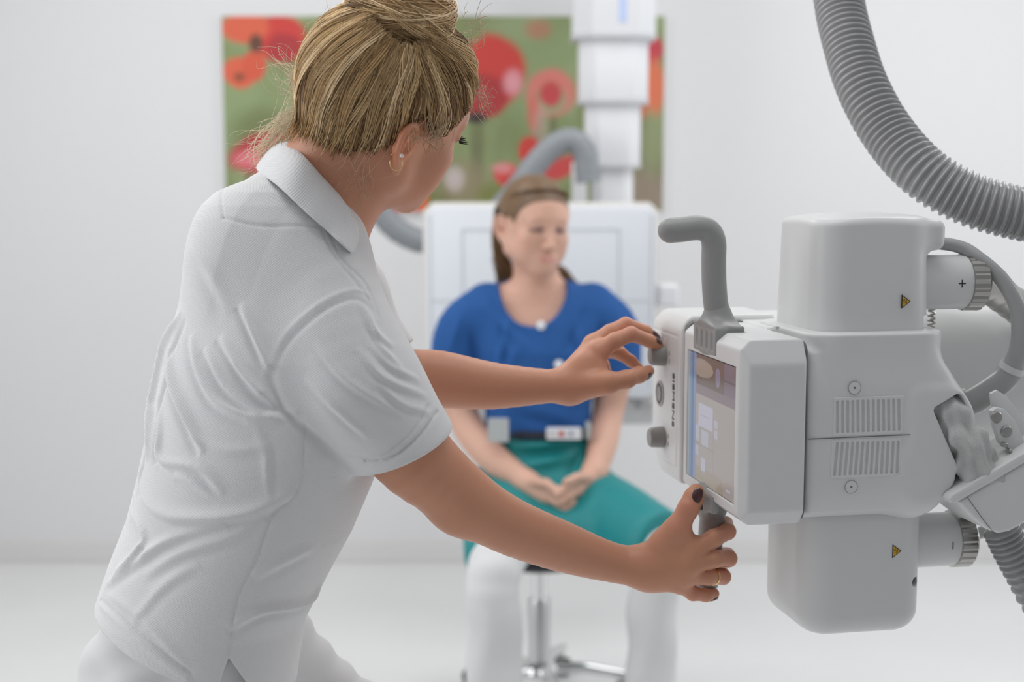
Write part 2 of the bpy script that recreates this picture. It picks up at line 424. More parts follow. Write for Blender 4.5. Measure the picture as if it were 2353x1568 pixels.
    blob(920, 466, 48, 24, (214, 50, 32)); blob(962, 450, 18, 40, (226, 100, 50), 0.5); blob(1000, 290, 40, 80, (140, 155, 95), 0.8)
    XX = (X - X[0]) / (X[-1] - X[0]) * 2 * hw - hw; ZZ = H - (Yp - Yp[0]) / (Yp[-1] - Yp[0]) * H
    V = np.stack([np.repeat(XX, nz), np.full(nx * nz, -0.0055), np.tile(ZZ, nx)], 1)
    i = (np.arange(nx - 1)[:, None] * nz + np.arange(nz - 1)[None]).ravel()
    me = mesh_np(V, np.stack([i, i + 1, i + nz + 1, i + nz], 1)); C = C * .90 + .5 * .10 * np.array([1.0, 1.0, .9]) * (.5 + .5 * C.mean(-1, keepdims=True) / .3); set_col(me, C.reshape(-1, 3))
    new_obj('printed_canvas', me, mat('printed_canvas', (1, 1, 1), 0.75, attr='Col', bump=('noise', 900, 0.1, 0.001)), root)
poster()

# ------------------------------------------------------------------ wall stand (bucky), ceiling column, hose, all behind the patient
def bucky():
    Y = 3.80; s = Y / FPX
    cx = at(1243, 700, Y)[0]; zt = at(1243, 466, Y)[2]; zb = at(1243, 978, Y)[2]; hw = 272 * s; H = zt - zb
    root = thing('wall_stand_detector', 'white square x-ray detector panel on a wall stand behind the seated woman', 'detector', (cx, Y, 0))
    PW = mat('detector_panel_face', (0.78, 0.81, 0.85), 0.4); IV = mat('ivory_side', (0.72, 0.70, 0.67), 0.5)
    def oct_(w, z0, z1, c): return [(-w + c, z0), (w - c, z0), (w, z0 + c), (w, z1 - c), (w - c, z1), (-w + c, z1), (-w, z1 - c), (-w, z0 + c)]
    new_obj('housing', prism(oct_(hw, zb, zt, 0.025), 0.01, 0.10, 0.008), IV, root)
    new_obj('front_panel', prism(oct_(hw - 0.012, zb + 0.075, zt - 0.01, 0.02), -0.012, 0.01, 0.005), PW, root)
    ln = mat('faint_line', (0.55, 0.58, 0.62), 0.6)
    a = [(-hw * .66, zt - .07), (hw * .66, zt - .07), (hw * .66, zb + .12), (-hw * .66, zb + .12)]
    parts = []
    for i in range(4):
        p, q = a[i], a[(i + 1) % 4]; parts.append(tube([(p[0], -0.0125, p[1]), (q[0], -0.0125, q[1])], 0.0018, 6))
    for xx in (-hw * .93, hw * .93): parts.append(tube([(xx, -0.0125, zt - .03), (xx, -0.0125, zb + .1)], 0.0016, 6))
    parts.append(tube([(-hw * .93, -0.0125, zb + .34), (hw * .93, -0.0125, zb + .34)], 0.0016, 6))
    add('field_marking', join(parts), ln, root)
    new_obj('lower_band', box_mesh((-hw + .01, -0.006, zb + .005), (hw - .01, 0.012, zb + .068), 0.004), mat('band_grey', (0.52, 0.52, 0.52), 0.5), root)
    for px_, c in ((1430, (0.45, 0.25, 0.28)), (1465, (0.2, 0.2, 0.2)), (1490, (0.4, 0.4, 0.4))):
        p = at(px_, 929, Y); new_obj('button', prism(rrect(p[0] - cx - .008, p[0] - cx + .008, p[2] - .007, p[2] + .007, .003), -0.016, -0.012), mat('button_print', c, 0.6), root)
    p = at(1538, 680, Y); new_obj('side_grip', box_mesh((p[0] - cx - .03, 0.0, p[2] - .03), (p[0] - cx + .026, 0.08, p[2] + .03), 0.01), M['plastic_w'], root)
    new_obj('carriage', box_mesh((-0.13, 0.10, zb + .1), (0.13, 0.26, zt - .06), 0.01), IV, root)
    new_obj('wall_arm', box_mesh((-0.10, 0.26, zb + .16), (0.10, 4.72 - Y, zt - .14), 0.01), IV, root)
    # telescopic column from the ceiling
    Yc = 4.30; sc = Yc / FPX; cxx = at(1407, 200, Yc)[0]
    r2 = thing('telescopic_column', 'white stepped telescopic ceiling column hanging in front of the poppy canvas', 'column', (cxx, Yc, 2.7))
    z = [2.7] + [at(1407, y, Yc)[2] for y in (92, 238, 384, 500)]
    ws = [92 * sc, 77 * sc, 62 * sc, 47 * sc]
    for i, w in enumerate(ws):
        c = w * 0.45; ol = [(-w + c, -w), (w - c, -w), (w, -w + c), (w, w - c), (w - c, w), (-w + c, w), (-w, w - c), (-w, -w + c)]
        me = prism(ol, z[i + 1] - 2.7, z[i] - 2.7 + (0.0 if i == 0 else 0.05) * 0, 0.004, axes=(0, 1, 2)); new_obj('column_section', me, M['plastic_w'], r2)
        if i < 3:
            w2 = w * 1.02; c = w2 * .45; ol = [(-w2 + c, -w2), (w2 - c, -w2), (w2, -w2 + c), (w2, w2 - c), (w2 - c, w2), (-w2 + c, w2), (-w2, w2 - c), (-w2, -w2 + c)]
            new_obj('collar', prism(ol, z[i + 1] - 2.7 - .004, z[i + 1] - 2.7 + .012, 0.002, axes=(0, 1, 2)), mat('collar_grey', (0.6, 0.61, 0.63), 0.5), r2)
    w = ws[0]; new_obj('blue_strip', box_mesh((0.01, -w - .002, at(1407, 62, Yc)[2] - 2.7), (0.032, -w + .001, -0.2), 0.001), mat('pale_blue_strip', (0.50, 0.60, 0.85), 0.5), r2)
    p = at(1330, 420, Yc); new_obj('junction_box', box_mesh((p[0] - cxx - .022, -.05, at(1330, 500, Yc)[2] - 2.7), (p[0] - cxx + .022, .03, at(1330, 372, Yc)[2] - 2.7), 0.006), M['plastic_w'], r2)
    new_obj('column_head', box_mesh((-ws[3] * 1.5, -ws[3] * 1.2, z[4] - 2.7 - .10), (ws[3] * 1.5, ws[3] * 1.2, z[4] - 2.7), 0.02), M['plastic_w'], r2)
    # blue-grey hose sagging from the column
    Yh = 4.12; pts = [at(*q, Yh) for q in ((1352, 420), (1343, 352), (1312, 322), (1268, 340), (1225, 385), (1185, 440), (1130, 500), (1060, 545), (980, 556), (915, 530), (868, 478), (840, 410), (830, 300), (850, 150), (880, -60), (900, -380))]
    pts[-1][2] = 2.7; P = catmull(pts, 8)
    hv = tube(P, 0.036 + 0.0015 * np.sin(np.arange(len(P)) * 2.2), 14); P0 = np.array([P[-1][0], Yh, 2.7])
    o = add('cable_hose', moved(hv, -P0), M['hose_b']); o.location = P0; tag(o, 'smooth blue-grey cable hose looping down behind the two women beside the canvas', 'hose')
bucky()

# ------------------------------------------------------------------ x-ray tube head
ANG = math.radians(10.8); OW = at(1700, 1180, 1.5)
RM = np.array([[math.cos(ANG), math.sin(ANG), 0], [-math.sin(ANG), math.cos(ANG), 0], [0, 0, 1]])
def loc(px, py, ax, val):
    r = RM @ ray(px, py); o = RM @ (CAMP - OW); return o + r * ((val - o[ax]) / r[ax])
def to_world(l): return RM.T @ np.array(l) + OW
def xray():
    root = thing('x_ray_tube_head', 'large white x-ray tube head with touch screen and knobs on a ceiling arm', 'x-ray machine', OW, ANG)
    P = M['plastic']
    def sd(name, node, lo, hi, h, m, parent=root):
        V, Q = sdf_mesh(node, lo, hi, h); return new_obj(name, mesh_np(V, Q), m, parent)
    # --- control box with the screen (front) : u 0..0.075, v 0..0.203
    W1, W0 = 0.186, -0.0175
    box = rbox((0, 0, W0), (0.0735, 0.2035, W1), 0.004)
    for p, n in (((0, 0.0, 0.160), (0, -1, 0.52)), ((0, 0.0, 0.0), (0, -1, -0.75)), ((0.0, 0.010, 0), (-1, -0.9, 0)), ((0, 0, .176), (-1, 0, 1.2)), ((0, 0, -.006), (-1, 0, -1.2))):
        box = inter(box, plane(p, n), 0.002)
    scr = rbox((-0.02, 0.0205, 0.0045), (0.0022, 0.189, 0.1560), 0.0006)
    box = sub(box, scr, 0.001)
    notch = rbox((-0.03, 0.0865, 0.160), (0.036, 0.167, 0.22), 0.001)
    bnotch = rbox((-0.03, 0.0865, -0.05), (0.03, 0.167, -0.0035), 0.001)
    box = sub(sub(box, notch, 0.001), bnotch, 0.001)
    sd('control_box', box, (-0.01, -0.01, -0.03), (0.085, 0.215, 0.20), 0.0016, P)
    # seam between box and housing
    new_obj('seam_gasket', prism(rrect(0.008, 0.20, W0 + .0035, W1 - .0035, 0.012), 0.0725, 0.0765, axes=(1, 2, 0)), M['seam'], root)
    # --- rear section carrying the knobs : v 0.211..0.34
    pan = rbox((0.0, 0.2125, -0.014), (0.12, 0.338, 0.194), 0.007)
    for p, n in (((0, 0.338, 0.175), (0, 1, 0.8)), ((0, 0.30, -.012), (0, 0.9, -1.0)), ((0, 0, .180), (-1, 0, 0.8)), ((0, 0.338, 0), (-.5, 1, 0))): pan = inter(pan, plane(p, n), 0.005)
    groove = sub(rbox((-0.002, 0.228, 0.004), (0.001, 0.335, 0.168), 0.0004), rbox((-0.01, 0.2295, 0.0055), (0.004, 0.3335, 0.1665), 0.0004))
    pan = sub(pan, groove, 0.0005)
    sd('knob_panel', pan, (-0.01, 0.20, -0.03), (0.13, 0.35, 0.205), 0.0018, P)
    new_obj('panel_gasket', prism(rrect(0.004, 0.10, -0.0135, 0.187, 0.01), 0.2025, 0.2135, axes=(0, 2, 1)), M['seam'], root)
    # top rear deck
    new_obj('rear_deck', box_mesh((0.07, 0.12, 0.0), (0.25, 0.335, 0.188), 0.008), P, root)
    for q in ((1765, 740), (1640, 722), (1800, 752)):
        l = loc(*q, 2, 0.1885); add('cap', moved(lathe([(0.009, -0.001), (0.009, 0.0006), (0.0075, 0.0012)], 24), (l[0], l[1], 0.1885)), M['slot'], root)
    # --- screen
    gl = mat('touch_screen_glass', (0.05, 0.045, 0.045), 0.08, spec=0.6)
    scn = new_obj('screen', box_mesh((0.0012, 0.021, 0.005), (0.0022, 0.1885, 0.1555)), gl, root)
    v0, v1, w0, w1 = 0.0215, 0.188, 0.0055, 0.155
    nx, nz = 170, 150; s = np.linspace(0, 1, nx); t = np.linspace(0, 1, nz); S_, T_ = np.meshgrid(s, t, indexing='ij')   # s: far(0)->near(1), t: top(0)->bottom(1)
    C = np.empty((nx, nz, 3)); l2 = lambda c: (np.array(c) / 255.0) ** 2.2
    C[:] = l2((168, 160, 156))
    def rc(a, b, c_, d, col, am=1.0):
        m_ = (S_ >= a) & (S_ <= b) & (T_ >= c_) & (T_ <= d); C[m_] = C[m_] * (1 - am) + l2(col) * am
    rc(0, 1, 0, .24, (112, 98, 92)); rc(.76, 1, 0, .24, (124, 112, 122)); rc(0, 1, .24, .31, (136, 122, 128)); rc(.76, 1, .125, .135, (104, 92, 98)); rc(0.75, .765, 0, .24, (104, 92, 98))
    m_ = ((S_ - .64) / .05) ** 2 + ((T_ - .13) / .075) ** 2 < 1; C[m_] = l2((140, 128, 148))
    m_ = ((S_ - .30) / .24) ** 2 + ((T_ - .10) / .07) ** 2 < 1; C[m_] = l2((160, 145, 134))
    rc(.0, .085, 0, 1, (120, 138, 160)); rc(.085, .13, 0, 1, (86, 118, 158)); rc(.13, .18, 0, 1, (132, 142, 172)); rc(0.0, .03, 0, 1, (150, 158, 164))
    rc(.24, .55, .38, .56, (188, 186, 200)); rc(.58, .65, .46, .52, (184, 180, 192)); rc(.58, .65, .535, .60, (184, 180, 192)); rc(.28, .47, .465, .47, (160, 160, 175))
    rc(.18, .26, .56, .68, (180, 178, 192)); rc(.31, .46, .58, .70, (182, 180, 192)); rc(.18, .25, .72, .80, (178, 176, 190)); rc(.31, .40, .84, .94, (182, 180, 192), 1)
    rc(.18, .57, .70, .705, (150, 142, 138)); rc(.18, .57, .82, .825, (150, 142, 138)); rc(.56, .57, .58, 1, (158, 150, 146))
    rc(.18, .78, .945, 1, (158, 146, 134)); rc(.18, .76, .88, 1, (160, 150, 136), .8)
    rc(.31, .40, .80, .90, (186, 184, 198)); rc(.84, .92, .93, .95, (190, 186, 192))
    Vg = np.stack([np.full(nx * nz, 0.0010), np.repeat(v1 + (v0 - v1) * s, nz), np.tile(w1 + (w0 - w1) * t, nx)], 1)
    i = (np.arange(nx - 1)[:, None] * nz + np.arange(nz - 1)[None]).ravel(); me = mesh_np(Vg, np.stack([i, i + 1, i + nz + 1, i + nz], 1)); set_col(me, C.reshape(-1, 3))
    sm = mat('lit_display', (1, 1, 1), 0.25, attr='Col'); nt = sm.node_tree; b = nt.nodes['Principled BSDF']; a = nt.nodes.new('ShaderNodeAttribute'); a.attribute_name = 'Col'
    for l_ in list(b.inputs['Base Color'].links): nt.links.remove(l_)
    b.inputs['Base Color'].default_value = (0.02, 0.02, 0.02, 1); b.inputs['Roughness'].default_value = 0.22
    nt.links.new(a.outputs['Color'], b.inputs['Emission Color']); b.inputs['Emission Strength'].default_value = 0.62
    new_obj('display', me, sm, scn)
    # --- knobs, jog wheel, lettering
    for w_ in (0.1375, 0.0330):
        kn = lathe([(0.0135, 0.0), (0.0135, -0.004), (0.0125, -0.0165), (0.0105, -0.019), (0.004, -0.0192)], 32, 'x')
        k = add('knob', moved(kn, (0, 0.2835, w_)), M['grey_m'], root, 40)
        lab = [prism(rrect(0.262 - .0016, 0.262 + .0016, w_ + d - .003, w_ + d + .003, .0008), -0.0006, 0.0002, axes=(1, 2, 0)) for d in (-0.005, 0.005)]
        for me_ in lab: new_obj('knob_mark', me_, M['slot'], root)
    cj = (0.0, 0.300, 0.0865)
    add('jog_ring', moved(lathe([(0.0165, 0), (0.0165, -0.0012), (0.0135, -0.0016), (0.0135, 0.0)], 36, 'x'), cj), M['slot'], root)
    add('jog_button', moved(lathe([(0.0095, 0), (0.0095, -0.0022), (0.006, -0.0016), (0.003, -0.001)], 32, 'x'), cj), M['grey_m'], root)
    me = text_mesh('SIEMENS', 0.0150, 0.0003)
    Rt = Matrix(((0, 0, -1), (0, -0, 0), (0, 0, 0)))
    for v in me.vertices:
        x, y, z = v.co; v.co = (-0.0004 - z, 0.2435 - y * 0.66, 0.0865 - x * 1.22)
    new_obj('maker_lettering', me, mat('letter_grey', (0.12, 0.13, 0.13), 0.5), root)
    # --- handles
    def handle(sgn, name):
        vm = 0.126
        if sgn > 0:
            pix = [(1652, 742), (1645, 700), (1641, 650), (1640, 600), (1640, 556), (1628, 532), (1604, 524), (1565, 528), (1540, 530)]
        else:
            pix = [(1638, 1175), (1634, 1215), (1631, 1260), (1628, 1310), (1624, 1336)]
        pts = catmull([loc(*q, 1, vm) for q in pix], 6); n = len(pts)
        rr = np.full(n, 0.0142)
        if sgn < 0: rr = rr * 1.02
        h = add(name, tube(pts, rr, 28, round_end=True), M['grey'], root, 60)
        u0 = float(pts[0][0])
        # forked foot that hugs the face and the top of the box
        if sgn > 0:
            ft = U([(rbox((-0.0010, 0.0875, 0.160), (0.010, 0.166, 0.190), 0.002), .004), (cone((0.016, vm, 0.184), (0.014, vm, 0.214), 0.024, 0.0132), .020), (rbox((-0.0008, 0.092, 0.180), (0.036, 0.160, 0.1925), 0.003), .012)]); ft = inter(ft, N(lambda P_: np.where(P_[:, 2] < .190, -.0012 - P_[:, 0], (-.0012 - P_[:, 0] - (P_[:, 2] - .190) * .8) * .78)), .002)
            for dv in (-0.027, -0.010, 0.008, 0.026): ft = sub(ft, cone((-0.0035, vm + dv, 0.167), (-0.0035, vm + dv, 0.182), 0.0048, 0.0048), .0012)
            lo, hi = (-0.02, 0.08, 0.15), (0.06, 0.18, 0.23)
        else:
            ft = U([(rbox((-0.0008, 0.0875, -0.022), (0.006, 0.166, -0.0038), 0.002), .004), (cone((0.012, vm, -0.012), (0.012, vm, -0.038), 0.0225, 0.0135), .016)])
            for dv in (-0.012, 0.0, 0.012): ft = sub(ft, cone((-0.0035, vm + dv, -0.008), (-0.0035, vm + dv, -0.018), 0.0045, 0.0045), .0015)
            lo, hi = (-0.02, 0.08, -0.06), (0.045, 0.175, 0.005)
        sd(name + '_foot', ft, lo, hi, 0.0012, M['grey'], h)
    handle(1, 'upper_handle'); handle(-1, 'lower_handle')
    # --- main housing right of the seam
    bod = rbox((0.0765, 0.004, W0), (0.272, 0.20, W1 - 0.006), 0.012)
    for p, n in (((0, 0.004, 0.150), (0, -1, 0.52)), ((0, 0.004, 0.004), (0, -1, -0.75)), ((0.268, 0, 0.118), (1, 0, 0.62)), ((0.256, 0, 0.02), (1, 0, -.75)), ((0.262, 0.004, 0), (1, -1.3, 0))):
        bod = inter(bod, plane(p, n), 0.02)
    rim = cone((0.185, 0.10, 0.150), (0.185, 0.10, 0.186), 0.064, 0.062)
    rim2 = rbox((0.082, 0.008, 0.10), (0.2455, 0.20, 0.23), 0.036); rim2 = inter(rim2, plane((0, 0, 0.1905), (0, 0, 1)), 0.004)
    bod = U([(bod, .01), (rim2, .007)])
    boss = cone((0.2365, 0.016, 0.080), (0.236, 0.14, 0.082), 0.033, 0.05)
    cheek = inter(rbox((0.20, 0.0025, 0.020), (0.2755, 0.10, 0.128), 0.010), plane((0.2755, 0, 0.104), (1, 0, 0.9)), 0.012)
    bod = U([(bod, .01), (boss, .012), (cheek, .012)])
    lobe = ell((0.214, 0.05, 0.030), (0.040, 0.05, 0.052)); bod = U([(bod, .01), (lobe, .02)])
    bod = inter(bod, plane((0, 0.0025, 0), (0, -1, 0)), 0.003)
    bod = sub(bod, rbox((0.094, 0.026, 0.182), (0.2385, 0.18, 0.26), 0.03), 0.003)
    # opening that the fabric sleeve leaves through, with a pointed cheek on its right
    def polycut(pix, k):
        q = [loc(x_, y_, 1, 0.003)[[0, 2]] for x_, y_ in pix]; nd = None
        for i_ in range(len(q)):
            e = q[(i_ + 1) % len(q)] - q[i_]; pl = plane((q[i_][0], 0, q[i_][1]), (-e[1], 0, e[0])); nd = pl if nd is None else inter(nd, pl, k)
        return nd
    hole = inter(polycut([(2144, 940), (2206, 903), (2219, 917), (2247, 1120), (2222, 1120)], 0.006), plane((0, 0.06, 0), (0, 1, 0)), 0.002)
    low = polycut([(2204, 1062), (2243, 1084), (2420, 1060), (2420, 1300), (2176, 1300), (2196, 1120)], 0.003)
    bod = sub(bod, hole, 0.003); bod = sub(bod, low, 0.008)
    # vents, drawn as recessed slots
    def vent_slots(pa, pb, pc, pd, n=13):
        out = []
        for i in range(n):
            t = i / (n - 1); top = loc(pa[0] + (pb[0] - pa[0]) * t, pa[1] + (pb[1] - pa[1]) * t, 1, 0.0025); bot = loc(pc[0] + (pd[0] - pc[0]) * t, pc[1] + (pd[1] - pc[1]) * t, 1, 0.0025)
            out.append((top, bot))
        return out
    sl = vent_slots((1926, 925), (2067, 920), (1926, 994), (2068, 988)) + vent_slots((1926, 1020), (2066, 1017), (1919, 1092), (2063, 1086))
    for g_ in (sl[:13], sl[13:]):
        xs = [q_[0] for e_ in g_ for q_ in e_]; zs = [q_[2] for e_ in g_ for q_ in e_]
        lo_ = (min(xs) - .0045, 0.00385, min(zs) - .0045); hi_ = (max(xs) + .0045, 0.0078, max(zs) + .0045)
        bod = sub(bod, rbox((lo_[0] + .001, -0.01, lo_[2] + .001), (hi_[0] - .001, 0.0070, hi_[2] - .001), 0.0005), 0.0)
        slots = minall([cone((a[0], 0.0047, a[2]), (b_[0], 0.0047, b_[2]), 0.0018, 0.0018) for a, b_ in g_])
        pl_ = sub(rbox(lo_, hi_, 0.00015), slots, 0.0005)
        sd('vent_grille', pl_, np.array(lo_) - .002, np.array(hi_) + .002, 0.00062, P)
    sd('tube_housing', bod, (0.07, -0.01, -0.03), (0.30, 0.22, 0.21), 0.00125, P)
    add('seam_line', join([tube([(0.0772, 0.0040, 0.0775), (loc(2106, 1003, 1, 0.0)[0], 0.0040, 0.0785)], 0.0006, 6)]), M['seam'], root)
    for q in ((1965, 892), (1957, 1120)):
        l = loc(*q, 1, 0.0025); R0 = lambda r, h: (r, -h)
        add('cover_disc', moved(lathe([(0.0072, 0.0005), (0.0072, -0.0004), (0.0064, -0.0005)], 32, 'y'), (l[0], 0.0040, l[2])), P, root)
        parts = [moved(tube(catmull([(0.0072 * math.cos(a), 0, 0.0072 * math.sin(a)) for a in np.linspace(0, 2 * math.pi, 25)], 1), 0.00022, 5), (l[0], 0.0036, l[2]))]
        parts.append(moved(lathe([(0.0011, 0.0), (0.0011, -0.0008)], 16, 'y'), (l[0], 0.0039, l[2])))
        add('disc_seam', join(parts), M['seam'], root)
    # --- upper and lower tube covers
    def cover(u0, u1, v0, v1, za, zb, name, top):
        n = 10; rings = []; steps = []
        H = zb - za
        if top: prof = [(0, -0.02, 0.0035), (0.0, 0.0, 0.003), (0.5, 0.0, 0.0015), (0.88, 0.0, 0), (0.945, 0.0, 0.0008), (0.975, 0, 0.003), (0.993, 0, 0.007), (1.0, 0, 0.013), (1.008, 0, 0.03), (1.014, 0, 0.05)]
        else: prof = [(0, 0, 0), (0.3, 0, 0.0), (0.62, 0, 0.001), (0.74, 0, 0.004), (0.84, 0, 0.0085), (0.92, 0, 0.0145), (0.97, 0, 0.021), (0.993, 0, 0.028), (1.0, 0, 0.036), (1.004, 0, 0.052)]
        V, Fc = [], []
        for f_, dz, ins in prof:
            r = max(0.042 - ins * .5, 0.008)
            rr = rrect(u0 + ins, u1 - ins, v0 + ins, v1 - ins, r, 10); rings.append(len(rr))
            z = za + H * f_ + dz
            V += [(x, y, z) for x, y in rr]
        m_ = rings[0]
        for i in range(len(rings) - 1):
            for s_ in range(m_): Fc.append((i * m_ + s_, i * m_ + (s_ + 1) % m_, (i + 1) * m_ + (s_ + 1) % m_, (i + 1) * m_ + s_))
        Fc.append(tuple(range(m_))[::-1]); Fc.append(tuple(range((len(rings) - 1) * m_, len(rings) * m_)))
        if zb < za: Fc = [f[::-1] for f in Fc]
        return add(name, (V, Fc), P, root, 50)
    def cov(u0, u1, v0, v1, za, zb, r, e, taper, dome):
        cx_, cy_, hx, hy = (u0 + u1) / 2, (v0 + v1) / 2, (u1 - u0) / 2, (v1 - v0) / 2; zc_ = (za + zb) / 2; hz = abs(zb - za) / 2
        def f(P_):
            tz = (P_[:, 2] - za) / (zb - za); ins = taper * np.clip(tz, 0, 1)
            qx = np.abs(P_[:, 0] - cx_) - (hx - r - ins); qy = np.abs(P_[:, 1] - cy_) - (hy - r - ins)
            d2 = np.sqrt(np.maximum(qx, 0) ** 2 + np.maximum(qy, 0) ** 2) + np.minimum(np.maximum(qx, qy), 0) - r
            bul = dome * (1 - np.clip(((P_[:, 0] - cx_) / hx) ** 2 + ((P_[:, 1] - cy_) / hy) ** 2, 0, 1.4))
            dz = np.abs(P_[:, 2] - zc_ - bul * .5 * np.sign(zb - za)) - hz - bul * .5
            a_ = d2 + e; b_ = dz + e
            return np.minimum(np.maximum(a_, b_), 0) + np.sqrt(np.maximum(a_, 0) ** 2 + np.maximum(b_, 0) ** 2) - e
        return N(f)
    wp = loc(2190, 648, 1, 0.085)[2]; wm = loc(2190, 1238, 1, 0.085)[2]
    up = cov(0.0985, 0.2420, 0.036, 0.185, 0.170, 0.3145, 0.034, 0.008, 0.0035, 0.006)
    up = U([(up, .004), (rbox((0.19, 0.050, 0.278), (0.2575, 0.15, 0.3125), 0.010), .012)])
    up = sub(up, cone((0.222 + .034, 0.085, wp), (0.34, 0.085, wp), 0.0335, 0.0335), 0.004)
    up = sub(up, rbox((0.2285, 0.02, 0.16), (0.25, 0.2, 0.205), 0.0005), 0.0008)
    sd('upper_cover', up, (0.08, 0.02, 0.16), (0.27, 0.20, 0.335), 0.0017, P)
    dn = cov(0.0905, 0.2375, 0.030, 0.178, 0.0, -0.158, 0.036, 0.026, 0.0, 0.0)
    dn = sub(dn, cone((0.219 + .034, 0.085, wm), (0.34, 0.085, wm), 0.0335, 0.0335), 0.004)
    dn = sub(dn, cone((0.226, 0.0, wm - .036), (0.226, 0.2, wm - .036), 0.0055, 0.0055), 0.001)
    sd('lower_cover', dn, (0.08, 0.02, -0.17), (0.25, 0.19, 0.01), 0.0017, P)
    # --- high-voltage sockets with chrome rings
    for nm, cw, sgn, cv, u0, u1 in (('plus', 0, 1, 0.085, 0.222, 0.3075), ('minus', 0, -1, 0.085, 0.219, 0.304)):
        cy = 648 if sgn > 0 else 1238
        w_ = loc(2190, cy, 1, cv)[2]; r = 0.0315
        sk = add('socket', moved(lathe([(r * .75, u0), (r * .93, u0 + .003), (r, u0 + .012), (r, u1 - .014), (r - .0008, u1 - .010), (r - .003, u1 - .008)], 48, 'x'), (0, cv, w_)), P, root, 30)
        seg = 44; prof = [(r - .001, u1 - .0135), (r + .0018, u1 - .0125), (r + .0022, u1 + .006), (r - .001, u1 + .009), (r - .012, u1 + .0095)]
        V, Fc = lathe(prof, seg * 2, 'x'); V = np.array(V)
        for k_ in range(2):
            for s_ in range(seg * 2):
                i_ = (1 + k_) * seg * 2 + s_; V[i_, 1:] *= (1.0 if s_ % 4 < 3 else 0.965)
        add('knurled_ring', moved((list(map(tuple, V)), Fc), (0, cv, w_)), M['steel'], sk, 20)
        # marks
        l = loc(2211 if sgn > 0 else 2190, 652 if sgn > 0 else 1254, 1, cv - r)
        a0 = math.asin(max(-1, min(1, (l[2] - w_) / r)))
        def arcbar(du, dw):
            o_ = [];
            n_ = 6
            for t_ in np.linspace(-dw, dw, n_):
                a_ = a0 + t_ / r
                for uu in (-du, du): o_.append((l[0] + uu, cv - (r + .00025) * math.cos(a_), w_ + (r + .00025) * math.sin(a_)))
            f_ = [(2 * i_, 2 * i_ + 1, 2 * i_ + 3, 2 * i_ + 2) for i_ in range(n_ - 1)]; return o_, f_
        pts_ = [arcbar(0.00062, 0.0043)] + ([arcbar(0.0044, 0.0006)] if sgn > 0 else [])
        add('polarity_mark', join(pts_), M['black'], sk)
    wl = loc(2190, 648, 1, 0.098)[2]
    Pt = catmull([(0.30, 0.098, wl), (0.335, 0.108, wl - .004), (0.375, 0.135, wl - .02), (0.42, 0.17, wl - .04)], 6)
    add('metal_conduit', tube(Pt, 0.021 - 0.0006 * (np.arange(len(Pt)) % 3), 24), M['steel'], root)
    add('lower_conduit', tube([(0.302, 0.098, loc(2190, 1238, 1, .098)[2]), (0.40, 0.11, loc(2190, 1238, 1, .098)[2] + .01), (0.46, 0.14, 0.0)], 0.0075, 16), M['cable'], root)
    # spring seen behind the cover
    c0 = loc(2141, 728, 1, 0.11); add('spring', tube(catmull([(c0[0] + .004 * math.cos(a), 0.11 + .004 * math.sin(a), 0.185 + 0.0009 * a) for a in np.arange(0, 50, 0.8)], 2), 0.0012, 6), M['steel'], root)
    # --- warning triangles
    for (tx, ty) in ((2082, 693), (2061, 1267)):
        vv = 0.0356 if ty < 1000 else 0.0296
        c = loc(tx, ty, 1, vv); h = 0.0078; wd = 0.0107
        tri = lambda s_: [(c[0] - wd / 2 * s_ + (s_ - 1) * .0012, c[2] - h * s_), (c[0] + wd / 2 * s_ + (s_ - 1) * .0012, c[2]), (c[0] - wd / 2 * s_ + (s_ - 1) * .0012, c[2] + h * s_)]
        b1 = new_obj('warning_label', prism(tri(1.0), vv - .0003, vv + .0004), M['black'], root)
        new_obj('label_face', prism(tri(0.78), vv - .0005, vv + .0001), M['yellow'], b1)
        wv = [tube(catmull([(c[0] - .0030 + d + .0007 * math.sin(k_ * 1.4), vv - .0006, c[2] - .0026 + k_ * .0013 + d * .3) for k_ in range(5)], 3), 0.00022, 5) for d in (0.0, 0.0016, 0.0032)]
        add('label_waves', join(wv), M['black'], b1)
    # --- support arm cylinder and outer structure running off to the right, up to the ceiling
    arm = U([(cone((0.30, 0.26, 0.105), (0.62, 0.26, 0.105), 0.098, 0.098), .02), (cone((0.300, 0.30, 0.12), (0.34, 0.30, 0.12), 0.085, 0.09), .03)])
    sd('support_arm', arm, (0.1, 0.08, -0.08), (0.75, 0.45, 0.30), 0.004, P)
    new_obj('arm_column', box_mesh((0.60, 0.15, 0.10), (0.80, 0.38, 2.7 - OW[2]), 0.03), P, root)
    # --- fabric sleeve
    pix = [(2178, 925), (2190, 958), (2206, 992), (2226, 1030), (2246, 1070), (2262, 1105)]
    ctr = catmull([loc(*q, 1, 0.012) for q in pix], 10); n = len(ctr)
    for i in range(n): ctr[i][1] = 0.028 - 0.016 * math.sin(math.pi * i / (n - 1) * .9)
    P_, T, Nn, Bb = frames(ctr); sg = 72; V = []
    rs = np.random.RandomState(5)
    for i in range(n):
        t = i / (n - 1); r = 0.0175 + 0.0085 * t + 0.0015 * math.sin(t * 9)
        for s_ in range(sg):
            a = 2 * math.pi * s_ / sg
            fo = 0.0022 * math.sin(t * 17 + 2.2 * math.sin(a) + .6) + 0.0016 * math.sin(t * 31 + 3 * math.cos(a * 1.0 + 1)) * math.sin(a + 1) + 0.0012 * math.sin(5 * a + t * 8) + 0.0010 * math.sin(9 * a - t * 14)
            rr = r + fo * (0.8 + t * 1.1); V.append(P_[i] + rr * (math.cos(a) * Nn[i] + math.sin(a) * Bb[i]))
    Fc = [(i * sg + s_, i * sg + (s_ + 1) % sg, (i + 1) * sg + (s_ + 1) % sg, (i + 1) * sg + s_) for i in range(n - 1) for s_ in range(sg)]
